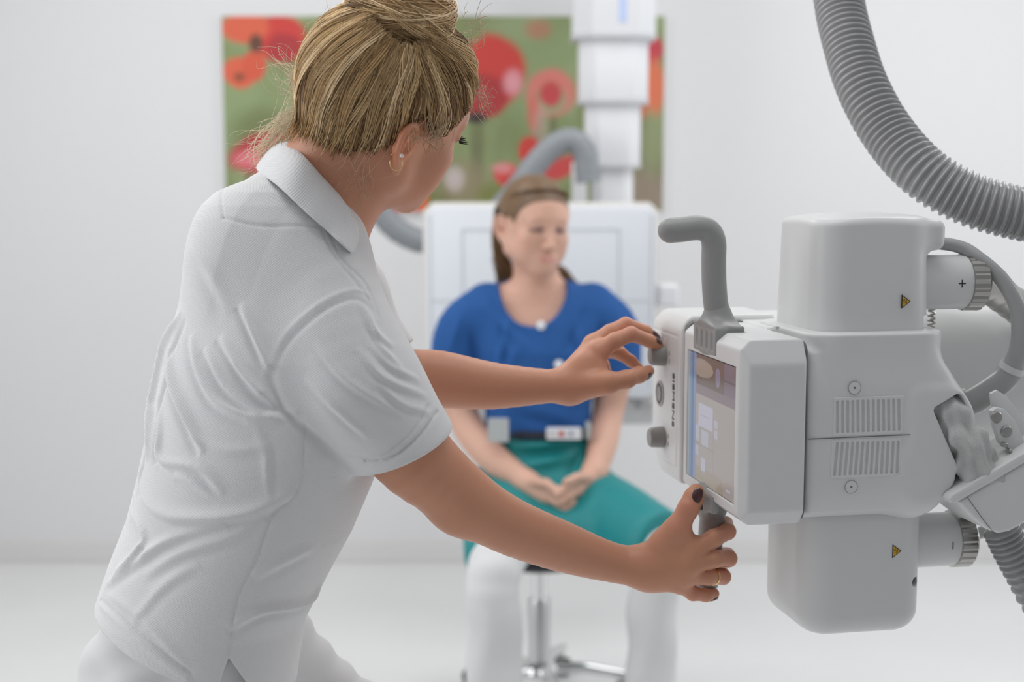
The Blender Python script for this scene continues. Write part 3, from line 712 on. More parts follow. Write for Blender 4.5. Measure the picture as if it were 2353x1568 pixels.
    o = add('fabric_sleeve', (V, Fc), M['fabric'], root, 180)
    md = o.modifiers.new('s', 'SUBSURF'); md.levels = 1; md.render_levels = 1
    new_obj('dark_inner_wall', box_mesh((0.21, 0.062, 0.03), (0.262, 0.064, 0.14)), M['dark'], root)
    # --- tilted fork housing at the lower right
    a1 = loc(2178, 1142, 1, -0.01); a2 = loc(2353, 1040, 1, -0.01); d = (a2 - a1); d /= np.linalg.norm(d); nrm = np.array([d[2], 0, -d[0]])
    def Q(s_, t_): return (a1[0] + d[0] * s_ + nrm[0] * t_, a1[2] + d[2] * s_ + nrm[2] * t_)
    ol = [Q(0.0, 0.0035), Q(0.002, 0.001), Q(0.006, 0.0), Q(0.34, 0.0), Q(0.34, 0.011), Q(0.006, 0.011), Q(0.0, 0.008)]
    new_obj('fork_rim', prism(ol, -0.012, 0.065, 0.0025), P, root)
    ol = [Q(0.008, 0.0115)] + [Q(0.34, 0.0115), Q(0.34, 0.072)] + [Q(*q) for q in ((0.062, 0.074), (0.048, 0.0735), (0.036, 0.069), (0.026, 0.058), (0.016, 0.038))]
    new_obj('fork_cover', prism(ol, -0.010, 0.07, 0.005, 4), P, root)
    lp = [(1520 - 1520, 0)]
    p0 = loc(2222, 1142, 1, -0.0105); p1 = loc(2246, 1176, 1, -0.0105); p2 = loc(2272, 1211, 1, -0.0105); p3 = loc(2306, 1246, 1, -0.0105)
    add('cover_seam', join([tube(catmull([p0, p1, p2, p3], 5), 0.00035, 5)]), M['seam'], root)
    # bracket with bolts
    br = [loc(*q, 1, 0.03)[[0, 2]] for q in ((2277, 905), (2292, 897), (2315, 912), (2340, 945), (2375, 1000), (2400, 1060), (2330, 1070), (2310, 1010), (2285, 960))]
    new_obj('bracket_plate', prism([tuple(b_) for b_ in br], 0.03, 0.036, 0.0015), P, root)
    br = [loc(*q, 1, 0.012)[[0, 2]] for q in ((2280, 945), (2292, 937), (2308, 940), (2335, 970), (2353, 1010), (2370, 1050), (2340, 1060), (2320, 1035), (2300, 1020), (2288, 985))]
    bp = new_obj('bolt_plate', prism([tuple(b_) for b_ in br], 0.012, 0.022, 0.0015), P, root)
    for q in ((2290, 959), (2313, 992)):
        l = loc(*q, 1, 0.011); k = lathe([(0.0068, 0.0), (0.0068, -0.002), (0.0055, -0.0032), (0.002, -0.0034)], 24, 'y'); k = add('bolt', moved(k, (l[0], 0.0125, l[2])), M['steel'], bp)
    for q, r in (((2312, 1024), .003), ((2322, 1036), .0022), ((2232, 982), .003)):
        l = loc(*q, 1, 0.005); add('fastener', moved(lathe([(r, 0.006), (r, -0.001), (r * .6, -0.002)], 12, 'y'), (l[0], 0.006, l[2])), M['steel'], root)
    # --- cables
    cb = [(0.236, 0.095, loc(2155, 552, 1, .095)[2])] + [tuple(loc(*q, 1, v_)) for q, v_ in (((2200, 566), .085), ((2252, 596), .07), ((2300, 640), .06), ((2336, 700), .055), ((2346, 760), .055), ((2340, 812), .06), ((2316, 862), .07), ((2276, 896), .08), ((2238, 920), .09), ((2215, 925), .10))]
    Pc = catmull(cb, 8); n = len(Pc); rr = np.interp(np.arange(n) / n, [0, .25, .55, .64, .68, 1], [.0072, .0080, .0115, .0125, .0148, .0175])
    c_ = add('power_cable', tube(Pc, rr, 20), M['cable'], root, 60)
    k_ = int(n * .66); add('cable_clip', tube([Pc[k_ - 1], Pc[k_ + 1]], rr[k_] * 1.12, 20), P, c_)
    # corrugated hose leaving the fork at the bottom right
    ph = catmull([loc(*q, 1, 0.03) for q in ((2300, 1215), (2322, 1262), (2352, 1318), (2400, 1400), (2490, 1470), (2640, 1490), (2820, 1430), (3000, 1280))], 30)
    rr = 0.019 + 0.0026 * np.sin(np.arange(len(ph)) * 2 * math.pi / 7.5); add('fork_hose', tube(ph, rr, 28), M['hose'], root, 180)
xray()

def big_hose():
    px_ = [(1905, -330), (1915, -150), (1928, 0), (1950, 100), (1982, 200), (2040, 305), (2120, 395), (2220, 455), (2330, 488), (2440, 505), (2560, 500)]
    Ys = [1.95, 1.92, 1.88, 1.84, 1.80, 1.76, 1.72, 1.70, 1.69, 1.69, 1.70]
    P = catmull([at(*q, y) for q, y in zip(px_, Ys)], 8)
    seg = np.linalg.norm(np.diff(P, axis=0), axis=1); s = np.concatenate([[0], np.cumsum(seg)]); n = 1500
    t = np.linspace(0, s[-1], n); P = np.stack([np.interp(t, s, P[:, i]) for i in range(3)], 1)
    k = np.ones(41) / 41
    Pp = np.pad(P, ((20, 20), (0, 0)), mode='edge'); Pp[:20] = P[0] + (P[0] - P[1:21])[::-1]; Pp[-20:] = P[-1] + (P[-1] - P[-21:-1][::-1]); P = np.stack([np.convolve(Pp[:, i], k, 'valid') for i in range(3)], 1)
    ph = t / 0.0088 * 2 * math.pi; w = np.sin(ph); rr = 0.0305 + 0.0021 * np.sign(w) * np.abs(w) ** 0.7
    base = P[0].copy(); o = add('corrugated_hose', moved(tube(P, rr, 40), -base), M['hose'], None, 180); o.location = base
    tag(o, 'thick grey corrugated hose curving down from the ceiling above the x-ray machine', 'hose')
    # carry on up to the ceiling hidden beyond the frame
    top = thing('hose_ceiling_mount', 'white ceiling bracket that the corrugated hose hangs from', 'bracket', (P[0][0], P[0][1], 2.7))
    Pq = catmull([P[0] - base * 0, P[0] + np.array([-0.01, 0.0, 0.25]), np.array([P[0][0], P[0][1], 2.7])], 10)
    add('hose_riser', moved(tube(Pq, 0.03, 20), -np.array([P[0][0], P[0][1], 2.7])), M['hose'], top)
big_hose()

# ------------------------------------------------------------------ people: shared anatomy
def xf(node, R, C, s=1.0):
    R = np.array(R, dtype=np.float32); C = A3(C)
    return N(lambda P: node.ev(((P - C) @ R) / s) * s)
def slices(keys, rv, fv):
    """horizontal elliptical slices: keys (z, cx, cy, a, b), a along rv, b along fv"""
    K = np.array(sorted(keys), dtype=np.float32); rv = np.array(rv, dtype=np.float32); fv = np.array(fv, dtype=np.float32)
    z0, z1 = K[0, 0], K[-1, 0]
    def f(P):
        z = np.clip(P[:, 2], z0, z1); cx, cy, a, b = [np.interp(z, K[:, 0], K[:, i]).astype(np.float32) for i in (1, 2, 3, 4)]
        dx = P[:, 0] - cx; dy = P[:, 1] - cy; x = dx * rv[0] + dy * rv[1]; y = dx * fv[0] + dy * fv[1]
        k0 = np.sqrt((x / a) ** 2 + (y / b) ** 2); k1 = np.sqrt((x / a ** 2) ** 2 + (y / b ** 2) ** 2) + 1e-5
        d = k0 * (k0 - 1) / k1 * 0.9; d = np.where(k0 < 0.02, -np.minimum(a, b), d)
        oz = np.maximum(z0 - P[:, 2], P[:, 2] - z1)
        return np.where(oz > 0, np.sqrt(np.maximum(d, 0) ** 2 + oz ** 2), np.maximum(d, oz))
    return N(f)
def basis(yaw, pitch, roll=0.0):
    """columns right, forward, up; yaw 0 faces +Y, 90 faces +X; pitch > 0 looks down"""
    ya, p, ro = math.radians(90 - yaw), math.radians(pitch), math.radians(roll)
    f = np.array([math.cos(ya) * math.cos(p), math.sin(ya) * math.cos(p), -math.sin(p)])
    r = np.array([math.sin(ya), -math.cos(ya), 0.0]); u = np.cross(r, f)
    r2 = r * math.cos(ro) + u * math.sin(ro); u2 = -r * math.sin(ro) + u * math.cos(ro)
    return np.stack([r2, f, u2], 1)
def head_node(ear_in=0.0):
    it = []
    A = it.append
    A((ell((0, -0.008, 0.046), (0.0725, 0.094, 0.079)), .02))
    A((ell((0, 0.040, 0.040), (0.058, 0.050, 0.058)), .03))
    A((ell((0, 0.040, -0.022), (0.050, 0.052, 0.060)), .03))
    for s_ in (-1, 1):
        A((cone((s_ * .050, .006, -.040), (s_ * .016, .071, -.076), .017, .0150), .03))
        A((cone((s_ * .052, .000, -.005), (s_ * .050, .006, -.042), .017, .016), .03))
        A((ell((s_ * .041, .064, -.008), (.018, .018, .016)), .022))
        A((ell((s_ * .036, .058, -.038), (.020, .024, .024)), .025))
    A((cone((-.026, .0795, .0385), (.026, .0795, .0385), .0105, .0105), .020))
    A((ell((0, .082, -.077), (.0145, .0125, .0120)), .016))
    A((ell((0, .080, -.055), (.026, .018, .020)), .018))
    h = U(it)
    for s_ in (-1, 1): h = sub(h, ell((s_ * .0300, .1010, .0205), (.0165, .0150, .0120)), .014)
    it = [(h, 0)]; A = it.append
    A((cone((0, .0865, .0260), (0, .1085, -.0150), .0062, .0085), .012)); A((ell((0, .1100, -.0190), (.0085, .0080, .0075)), .007))
    for s_ in (-1, 1):
        A((ell((s_ * .0110, .1015, -.0215), (.0062, .0085, .0062)), .007))
        A((ell((s_ * .0300, .0800, .0190), (.0150, .0110, .0112)), .004))
        A((cone((s_ * .016, .0985 - .012, .0300), (s_ * .042, .078, .0335), .0045, .004), .012))
    A((cone((-.0165, .0905, -.0475), (0, .0985, -.0455), .0030, .0046), .006)); A((cone((.0165, .0905, -.0475), (0, .0985, -.0455), .0030, .0046), .006))
    A((cone((-.0155, .0900, -.0515), (0, .0975, -.0545), .0030, .0052), .006)); A((cone((.0155, .0900, -.0515), (0, .0975, -.0545), .0030, .0052), .006))
    h = U(it)
    h = sub(h, cone((-.020, .0985, -.0498), (.020, .0985, -.0498), .0009, .0009), .003)
    for s_ in (-1, 1):
        h = sub(h, cone((s_ * .0055, .1075, -.0260), (s_ * .0050, .0985, -.0200), .0026, .0020), .003)
        h = sub(h, cone((s_ * .019, .0905, .0155), (s_ * .041, .0850, .0150), .0008, .0008), .0025)
    return h
def ear_node(s_):
    """ear in head space; helix, antihelix, tragus, concha, lobe"""
    def E(a, b, o=0.0):      # a back(-)/front(+), b up, o outward  (tilted plane standing off the head)
        th = math.radians(14); a2 = a * math.cos(th) + b * math.sin(th) * -1; b2 = b * math.cos(th) + a * math.sin(th)
        out = 0.0700 + 0.007 + o + (-a2) * 0.52
        return (s_ * out, -0.004 + a2 * 0.92, -0.002 + b2)
    hel = [(0.010, 0.003), (0.012, 0.014), (0.010, 0.0245), (0.002, 0.0315), (-0.008, 0.0310), (-0.0155, 0.0235), (-0.0185, 0.012), (-0.0175, 0.000), (-0.0130, -0.011), (-0.0070, -0.020)]
    hp = catmull([E(a, b, 0.003) for a, b in hel], 3); n = len(hp)
    it = [(chain(hp, [0.0028] * n, .002), .002)]
    # thin shell of the auricle
    sh = [(cone(E(-0.002, 0.018, -.004), E(-.010, 0.005, -.003), .0135, .0105), .004), (cone(E(-.010, 0.005, -.003), E(-.006, -0.014, -.003), .0105, .0075), .004)]
    for a, b in ((0.004, 0.020), (-0.010, 0.020), (-0.013, 0.004), (-0.006, -0.010)): sh.append((ell(E(a, b, -.004), (0.007, 0.0085, 0.0085)), .004))
    plate = U(sh)
    nrm = np.array([s_ * 1.0, 0.52 / 0.92 * 1.0, 0]); pp = np.array(E(0, 0, 0.0005))
    plate = inter(plate, plane(pp, nrm), .002); plate = inter(plate, plane(np.array(E(0, 0, -0.006)), -nrm), .002)
    it.append((plate, .003)); it.append((ell(E(-0.0050, -0.0235, .0), (.0042, .0060, .0085)), .006))
    it.append((chain([E(-.001, .020, .001), E(-.009, .013, .002), E(-.010, .001, .002), E(-.0055, -.008, .002)], [.0022, .0025, .0025, .0028], .002), .002))
    it.append((ell(E(.0075, -.003, -.001), (.0050, .0040, .0055)), .004))
    it.append((cone(E(.002, .004, -.010), E(.002, -.006, -.010), .012, .009), .006))
    e = U(it)
    e = sub(e, ell(E(-.0012, .0010, .003), (.0075, .0068, .0088)), .003)
    e = sub(e, cone(E(0.003, -.001, .002), E(0.005, -.001, -.012), .0030, .0025), .002)
    e = sub(e, chain([E(.003, .0255, .004), E(-.008, .0245, .004), E(-.0135, .012, .004), E(-.0130, .001, .004)], [.0020] * 4, .001), .0015)
    return e
def colour_field(P, base, spots):
    C = np.tile(np.array(base, dtype=np.float32), (len(P), 1))
    for c, r, col, am in spots:
        d = np.linalg.norm(P - A3(c), axis=1) / r; w = np.exp(-d * d * 1.5) * am; C += (np.array(col, dtype=np.float32) - C) * w[:, None]
    return C
def face_spots(Rm, C0, lips, brow, lid, big=1.0):
    T = lambda p: C0 + Rm @ np.array(p); out = []
    for s_ in (-1, 1):
        out.append((T((s_ * .045, .068, -.020)), .024, (.62, .27, .20), .35))
        for k in range(5):
            t = k / 4; out.append((T((s_ * (.014 + .030 * t), .091 - .016 * t * t, .0400 + .006 * math.sin(t * 2.6))), .0042, brow, .55))
        for k in range(5):
            t = k / 4; out.append((T((s_ * (.019 + .022 * t), .090 - .010 * t * t, .0145 + .001 * (big - 1))), .0028 * big, lid, .85))
        out.append((T((s_ * .030, .091, .0215)), .009, (.50, .30, .25), .30))
        out.append((T((s_ * .0055, .1060, -.0265)), .0030, (.20, .07, .05), .8)); out.append((T((s_ * .078, -.005, .0)), .02, (.66, .26, .18), .35))
    for k in range(7):
        t = k / 6 * 2 - 1; out.append((T((t * .015, .099 - .006 * t * t, -.0465)), .0045, lips, .75)); out.append((T((t * .013, .099 - .006 * t * t, -.0535)), .0055, lips, .75))
    return out
M['skin'] = mat('skin', (1, 1, 1), 0.46, sss=0.10, attr='Col', bump=('noise', 500, 0.12, 0.0006))
M['cotton'] = mat('white_pique_cotton', (0.77, 0.77, 0.775), 0.92, bump=('pique', 3000, 0.22, 0.0006), spec=0.2)
M['cotton_p'] = mat('white_twill', (0.70, 0.70, 0.70), 0.9, bump=('noise', 300, 0.15, 0.001), spec=0.2)
M['rib'] = mat('ribbed_collar_cotton', (0.79, 0.79, 0.795), 0.92, bump=('pique', 2400, 0.3, 0.0006), spec=0.2)
M['nail'] = mat('dark_red_nail_polish', (0.055, 0.006, 0.008), 0.12, coat=0.8)
M['gold'] = mat('gold', (0.80, 0.56, 0.25), 0.22, metal=1.0)
M['pearl'] = mat('pearl', (0.85, 0.83, 0.78), 0.2, coat=0.5)
M['blue'] = mat('blue_scrub_cotton', (0.024, 0.100, 0.310), 0.85, bump=('noise', 260, 0.15, 0.001), spec=0.25)
M['teal'] = mat('teal_apron_cover', (0.004, 0.225, 0.235), 0.55, bump=('noise', 120, 0.15, 0.002))
M['navy'] = mat('dark_strap', (0.010, 0.014, 0.030), 0.7)
M['badge'] = mat('badge_grey', (0.50, 0.52, 0.52), 0.4)
SKIN = (0.63, 0.295, 0.180)

def hairs(name, paths, radii, cols, m, parent, seg=3):
    """many thin tapered strands as one mesh: paths (n, k, 3), radii (n,), cols (n, 3)"""
    P = np.asarray(paths, dtype=np.float32); n, k, _ = P.shape
    T = np.gradient(P, axis=1); T /= np.linalg.norm(T, axis=2, keepdims=True) + 1e-9
    up = np.broadcast_to(A3([0.3, -0.8, 0.5]), T.shape); Nn = np.cross(T, up); Nn /= np.linalg.norm(Nn, axis=2, keepdims=True) + 1e-9; B = np.cross(T, Nn)
    tap = np.interp(np.linspace(0, 1, k), [0, .12, .85, 1], [.45, 1, 1, .3])[None, :, None, None]
    an = np.linspace(0, 2 * math.pi, seg, endpoint=False); R = np.asarray(radii)[:, None, None, None] * tap
    V = P[:, :, None] + R * (np.cos(an)[None, None, :, None] * Nn[:, :, None] + np.sin(an)[None, None, :, None] * B[:, :, None])
    base = (np.arange(n) * k * seg)[:, None, None]; i = (np.arange(k - 1) * seg)[None, :, None]; j = np.arange(seg)[None, None]; j2 = (j + 1) % seg
    Q = np.stack(np.broadcast_arrays(base + i + j, base + i + j2, base + i + seg + j2, base + i + seg + j), -1).reshape(-1, 4)
    me = mesh_np(V.reshape(-1, 3), Q); set_col(me, np.repeat(np.asarray(cols), k * seg, axis=0)); return new_obj(name, me, m, parent)
def hair_mat(name, rough=0.42):
    m = mat(name, (1, 1, 1), rough, attr='Col', spec=0.35); return m

# ------------------------------------------------------------------ the radiographer in front
def nurse():
    root = thing('person', 'woman with blond hair in a bun, white polo shirt, leaning to operate the x-ray machine', 'person', (at(500, 1500, 1.6)[0], 1.6, 0.0))
    RL = np.array([root.location.x, root.location.y, root.location.z])
    def put(name, V, Q, m, parent=root):
        return new_obj(name, mesh_np(V - RL.astype(np.float32), Q), m, parent)
    p = lambda x, y, d: at(x, y, d)
    # head
    HB = basis(50, 12.5, -25); HC = p(868, 280, 1.585)
    T = lambda q: HC + HB @ np.array(q)
    HS = .955; head = xf(head_node(), HB, HC, HS)
    ears = [xf(ear_node(s_), HB, HC, HS) for s_ in (1, -1)]
    TR = basis(58, 0)[:, 0]; TF = basis(58, 0)[:, 1]
    rows = [(415, 680, 60), (440, 660, 128), (470, 648, 158), (500, 642, 172), (580, 634, 194), (650, 632, 215), (700, 636, 233), (800, 638, 266), (900, 632, 284), (1000, 612, 288), (1100, 583, 281),
            (1200, 549, 273), (1300, 502, 266), (1400, 460, 258), (1500, 447, 255), (1640, 440, 250)]
    def torso(scale, bx=0.0):
        ks = []
        for y, cx, h in rows:
            c = p(cx, y, 1.60); hw = h * ppm(1.60) * scale; q = hw / math.sqrt((1.22 * TR[0]) ** 2 + (0.92 * TF[0]) ** 2)
            ks.append((c[2], c[0], c[1], 1.22 * q, 0.92 * q))
        return slices(ks, TR[:2], TF[:2])
    # joints
    Sr, Er, Wr = p(845, 715, 1.465), p(1058, 1138, 1.525), p(1478, 1308, 1.600)
    Sl, El, Wl = p(762, 690, 1.715), p(900, 862, 1.700), p(1312, 886, 1.728)
    arm_r = limb([p(775, 720, 1.565), p(850, 880, 1.525), p(934, 1032, 1.505), Er, p(1160, 1204, 1.545), p(1290, 1256, 1.575), p(1410, 1294, 1.595), p(1500, 1305, 1.60)], [.036, .043, .0445, .0350, .0320, .0285, .0225, .0232])
    arm_r = U([(arm_r, .01), (ell(p(1052, 1168, 1.530), (.026, .024, .024)), .03)])
    def finger(pts, rad, k=.0035): return chain([p(*q) for q in pts], rad, k)
    # right hand on the lower handle
    palm_r = U([(cone(p(1490, 1305, 1.60), p(1580, 1274, 1.583), .0210, .0135), .01), (cone(p(1490, 1308, 1.60), p(1580, 1300, 1.580), .0210, .0130), .012), (cone(p(1490, 1318, 1.60), p(1572, 1322, 1.585), .0165, .0125), .012),
                (cone(p(1500, 1326, 1.60), p(1560, 1340, 1.592), .0120, .0115), .012), (cone(p(1492, 1298, 1.598), p(1553, 1228, 1.588), .0190, .0150), .016), (ell(p(1545, 1262, 1.592), (.024, .013, .022)), .012),
                (cone(p(1553, 1228, 1.588), p(1596, 1262, 1.588), .0085, .0090), .014)])
    fr = [finger([(1588, 1270, 1.585), (1640, 1238, 1.588), (1672, 1222, 1.606), (1668, 1204, 1.640), (1640, 1200, 1.655)], [.0118, .0102, .0092, .0080, .0070]),
          finger([(1585, 1298, 1.582), (1640, 1285, 1.586), (1674, 1284, 1.606), (1672, 1276, 1.642), (1642, 1268, 1.657)], [.0118, .0102, .0096, .0082, .0070]),
          finger([(1574, 1322, 1.586), (1628, 1326, 1.590), (1661, 1326, 1.608), (1658, 1318, 1.640), (1635, 1312, 1.652)], [.0112, .0095, .0090, .0080, .0068]),
          finger([(1560, 1340, 1.592), (1592, 1364, 1.596), (1622, 1369, 1.604), (1641, 1365, 1.612)], [.0100, .0084, .0072, .0062]),
          finger([(1530, 1250, 1.592), (1556, 1215, 1.586), (1582, 1168, 1.588), (1594, 1143, 1.594), (1600, 1130, 1.598)], [.0170, .0138, .0112, .0106, .0088], .006)]
    hand_r = [U([(palm_r, .004), (f_, .007)]) for f_ in fr]
    arm_l = limb([Sl, p(824, 768, 1.705), El, p(1010, 872, 1.705), p(1130, 887, 1.712), p(1260, 888, 1.724), Wl], [.036, .037, .0365, .0345, .0285, .0205, .0195])
    palm_l = U([(cone(p(1308, 884, 1.728), p(1372, 812, 1.735), .0200, .0135), .01), (cone(p(1308, 880, 1.732), p(1362, 796, 1.750), .0190, .0130), .012), (cone(p(1308, 884, 1.735), p(1362, 812, 1.768), .0170, .0115), .012),
                (cone(p(1312, 888, 1.738), p(1356, 836, 1.780), .0150, .0110), .012), (cone(p(1312, 890, 1.724), p(1392, 880, 1.708), .0185, .0135), .014), (ell(p(1352, 862, 1.725), (.024, .013, .024)), .012)])
    fl = [finger([(1376, 808, 1.735), (1412, 784, 1.738), (1450, 768, 1.745), (1492, 784, 1.764), (1515, 797, 1.776)], [.0118, .0100, .0092, .0080, .0066]),
          finger([(1364, 790, 1.752), (1402, 764, 1.762), (1438, 746, 1.775), (1484, 762, 1.790), (1507, 784, 1.792)], [.0115, .0098, .0090, .0078, .0064]),
          finger([(1362, 812, 1.770), (1400, 806, 1.790), (1424, 812, 1.798), (1450, 830, 1.795), (1468, 846, 1.790)], [.0108, .0092, .0085, .0072, .0060]),
          finger([(1356, 836, 1.782), (1385, 838, 1.805), (1392, 856, 1.802), (1384, 870, 1.792)], [.0095, .0080, .0070, .0060]),
          finger([(1345, 885, 1.716), (1395, 881, 1.704), (1440, 872, 1.715), (1468, 862, 1.735), (1490, 853, 1.752)], [.0150, .0122, .0105, .0094, .0074], .006)]
    hand_l = [U([(palm_l, .004), (f_, .007)]) for f_ in fl]
    neck = U([(cone(T((0, -.026, -.010)), p(735, 445, 1.60), .050, .054), .03), (cone(T((0, .010, -.045)), p(752, 512, 1.60), .035, .042), .03), (cone(p(735, 445, 1.60), p(690, 520, 1.60), .054, .075), .03)])
    trunk = U([(torso(.85), .02)])
    armset_r = U([(arm_r, .012), (minall(hand_r), .012)]); armset_l = U([(arm_l, .012), (minall(hand_l), .010)])
    body = U([(head, .01), (ears[0], .0035), (ears[1], .0035), (neck, .022), (trunk, .03), (armset_r, .02), (armset_l, .02)])
    V, Q = sdf_mesh(body, (-.55, 1.30, .68), (.32, 1.95, 1.56), 0.0021)
    spots = face_spots(HB, HC, (.52, .16, .15), (.20, .11, .06), (.05, .03, .02))
    for q in ((1376, 806, 1.72), (1450, 762, 1.735), (1438, 740, 1.765), (1666, 1226, 1.595), (1672, 1286, 1.595), (1660, 1326, 1.6), (1600, 1366, 1.59), (1560, 1200, 1.575), (1584, 1165, 1.578)): spots.append((p(*q), .016, (.66, .26, .18), .45))
    for s_ in (1,): spots.append((T((.080, -.006, .008)), .028, (.80, .29, .14), .85))
    Cn = colour_field(V, SKIN, spots)
    hp = (V - HC) @ HB      # head space
    # scalp tint under the strands
    hl = hairline_mask(hp)
    Cn = Cn * (1 - hl[:, None]) + np.array([.26, .155, .075]) * hl[:, None]
    bo = put('body', V, Q, M['skin']); set_col(bo.data, Cn)
    # lashes and brow of the visible eye
    rs = np.random.RandomState(2); L = []
    for s_ in (1, -1):
        for k in range(26):
            t = k / 25; a = np.array((s_ * (.018 + .026 * t), .0905 - .010 * t * t, .0145)); d = np.array((s_ * (.2 + .8 * t), 1.0, -.25 + .5 * rs.rand())); d /= np.linalg.norm(d)
            ln = .0085 + .002 * rs.rand(); L.append([T(a + d * ln * u + np.array((0, 0, .003 * u * u))) for u in np.linspace(0, 1, 6)])
    lm = hair_mat('lash_black'); [hairs('eyelashes', np.array(L_) - RL, np.full(26, .00035), np.tile((.02, .012, .008), (26, 1)), lm, root) for L_ in (L[:26], L[26:])]
    # nails
    def nail(center, dirv, nrm, w, l):
        d = np.array(dirv, float); d /= np.linalg.norm(d); n_ = np.array(nrm, float); n_ -= d * (n_ @ d); n_ /= np.linalg.norm(n_); s2 = np.cross(d, n_)
        V_, F_ = [], []
        for i in range(7):
            u = (i / 6 - .5) * 2
            for j in range(9):
                v = (j / 8 - .5) * 2; wd = w * (1 - .35 * max(0, u) ** 3) * (1 - .12 * max(0, -u) ** 2)
                h = -.32 * w * v * v - .10 * l * u * u
                V_.append(np.array(center) + d * l * u + s2 * wd * v * math.sqrt(max(0.0, 1 - .28 * u * u)) + n_ * h)
        F_ = [(i * 9 + j, i * 9 + j + 1, i * 9 + j + 10, i * 9 + j + 9) for i in range(6) for j in range(8)]
        o = add('fingernail', moved(([tuple(v) for v in V_], F_), -RL), M['nail'], root, 180)
        md = o.modifiers.new('t', 'SOLIDIFY'); md.thickness = .0012; md.offset = 0.0; md = o.modifiers.new('s', 'SUBSURF'); md.levels = 1; md.render_levels = 1
    X = np.array([1., 0, 0]); Yv = np.array([0, 1., 0]); Z = np.array([0, 0, 1.])
    hands_n = U([(armset_r, 0), (armset_l, 0)])
    def on(q, d, nrm, w, l):
        n_ = np.array(nrm, float); n_ /= np.linalg.norm(n_); o = p(*q) + n_ * .03; h_ = hit_surface(hands_n, 0, 0, 0.0, .06, o, -n_)
        c = p(*q) + n_ * .009 if h_ is None else h_; nail(np.array(c) + n_ * .0009, d, n_, w, l)
    on((1601, 1133, 1.597), p(1603, 1120, 1.599) - p(1592, 1150, 1.593), (-.05, -1, .05), .0062, .0086)
    on((1637, 1367, 1.611), (1, 0.3, .25), (0.3, -.4, -1.0), .0042, .0055)
    on((1486, 855, 1.750), p(1490, 853, 1.752) - p(1468, 862, 1.735), (.15, -.75, -.35), .0056, .0080)
    on((1508, 791, 1.772), p(1515, 797, 1.776) - p(1492, 784, 1.764), (.35, -.55, .75), .0056, .0074)
    on((1500, 776, 1.792), p(1507, 784, 1.792) - p(1484, 762, 1.79), (.6, -.45, .6), .0052, .0074)
    # gold ring
    ra, rb = p(1628, 1326, 1.590), p(1661, 1326, 1.608); d = (rb - ra) / np.linalg.norm(rb - ra); c = ra + (rb - ra) * .30
    n1 = np.cross(d, Z); n1 /= np.linalg.norm(n1); n2 = np.cross(d, n1)
    add('ring', moved(tube([c - d * .0013, c - d * .0010, c + d * .0010, c + d * .0013], [.0100, .0105, .0105, .0100], 40), -RL), M['gold'], root)
    # earrings
    lobe = T((.0835, -.0115, -.0275)); add('pearl_stud', moved(lathe([(.0003, -.0022), (.0016, -.0016), (.0022, 0), (.0016, .0016), (.0003, .0022)], 16), p(923, 358, 1.505) - RL), M['pearl'], root, 60)
    hc = p(910, 376, 1.505); e1 = np.array([0.92, .35, 0.0]); hoop = catmull([hc + .0070 * (math.cos(a) * e1 + math.sin(a) * Z) for a in np.linspace(math.radians(-215), math.radians(35), 18)], 3)
    add('hoop_earring', moved(tube(hoop, .00055, 8), -RL), M['gold'], root, 60)
    add('small_stud', moved(lathe([(.0003, -.0014), (.0014, 0), (.0003, .0014)], 10), p(899, 354, 1.507) - RL), M['gold'], root, 60)
    # ---- polo shirt
    tor = torso(1.0)
    slv = U([(cone(p(745, 775, 1.515), p(822, 900, 1.492), .057, .058), .01), (cone(p(822, 900, 1.492), p(922, 1030, 1.495), .058, .0525), .02), (limb([p(680, 610, 1.57), p(758, 706, 1.520), p(822, 848, 1.495), p(922, 1030, 1.495)], [.052, .056, .057, .0525]), .03)])
    ax = p(930, 1032, 1.495) - p(850, 890, 1.480); ax /= np.linalg.norm(ax); cut = p(925, 1028, 1.495)
    ax2 = ax + np.array([-.05, 0, -.10]); ax2 /= np.linalg.norm(ax2)
    slv = inter(slv, plane(cut, ax2), .003)
    slv = sub(slv, cone(p(900, 985, 1.495), p(1000, 1160, 1.52), .0470, .0480), .002)
    sl2 = U([(cone(p(768, 672, 1.705), p(872, 812, 1.700), .050, .044), .02), (cone(p(690, 590, 1.63), p(785, 670, 1.705), .06, .052), .03)]); a3 = p(872, 812, 1.70) - p(768, 672, 1.705); a3 /= np.linalg.norm(a3)
    sl2 = inter(sl2, plane(p(886, 830, 1.70), a3), .003)
    bot = plane(p(200, 1387, 1.6), np.array([-(1568 - 1387), 0, -(400 - 200)]) / 1.0)
    chest = cone(p(700, 760, 1.62), p(760, 900, 1.64), .085, .085)
    shirt = U([(tor, .02), (slv, .014), (sl2, .03), (cone(p(620, 580, 1.58), p(700, 610, 1.56), .080, .065), .05)])
    q1 = hit_surface(tor, 214, 1400, 1.2, 1.9); q2 = hit_surface(tor, 400, 1566, 1.2, 1.9); q1 = p(206, 1392, 1.6) if q1 is None else q1; q2 = p(400, 1566, 1.5) if q2 is None else q2
    e_ = q2 - q1; e_[1] = 0; nb = np.array([e_[2], 0, -e_[0]]); nb /= np.linalg.norm(nb); nb = nb if nb[2] < 0 else -nb
    shirt = inter(shirt, plane(q1, nb), .0015); qs = hit_surface(tor, 524, 1512, 1.2, 1.9)
    slit = inter(inter(plane(qs, (-1, 0, .36)), plane(qs, (1, 0, .50)), .002), plane((0, 1.55, 0), (0, 1, 0)), .001)
    shirt = sub(shirt, slit, .002)
    V, Q = sdf_mesh(shirt, (-.56, 1.30, .665), (.02, 1.95, 1.50), 0.0024)
    V = V.astype(np.float32)
    G = np.concatenate([grad(shirt.ev, V[i:i + 3000], .002) for i in range(0, len(V), 3000)])
    disp = np.zeros(len(V), dtype=np.float32)
    smooth_sh = shirt
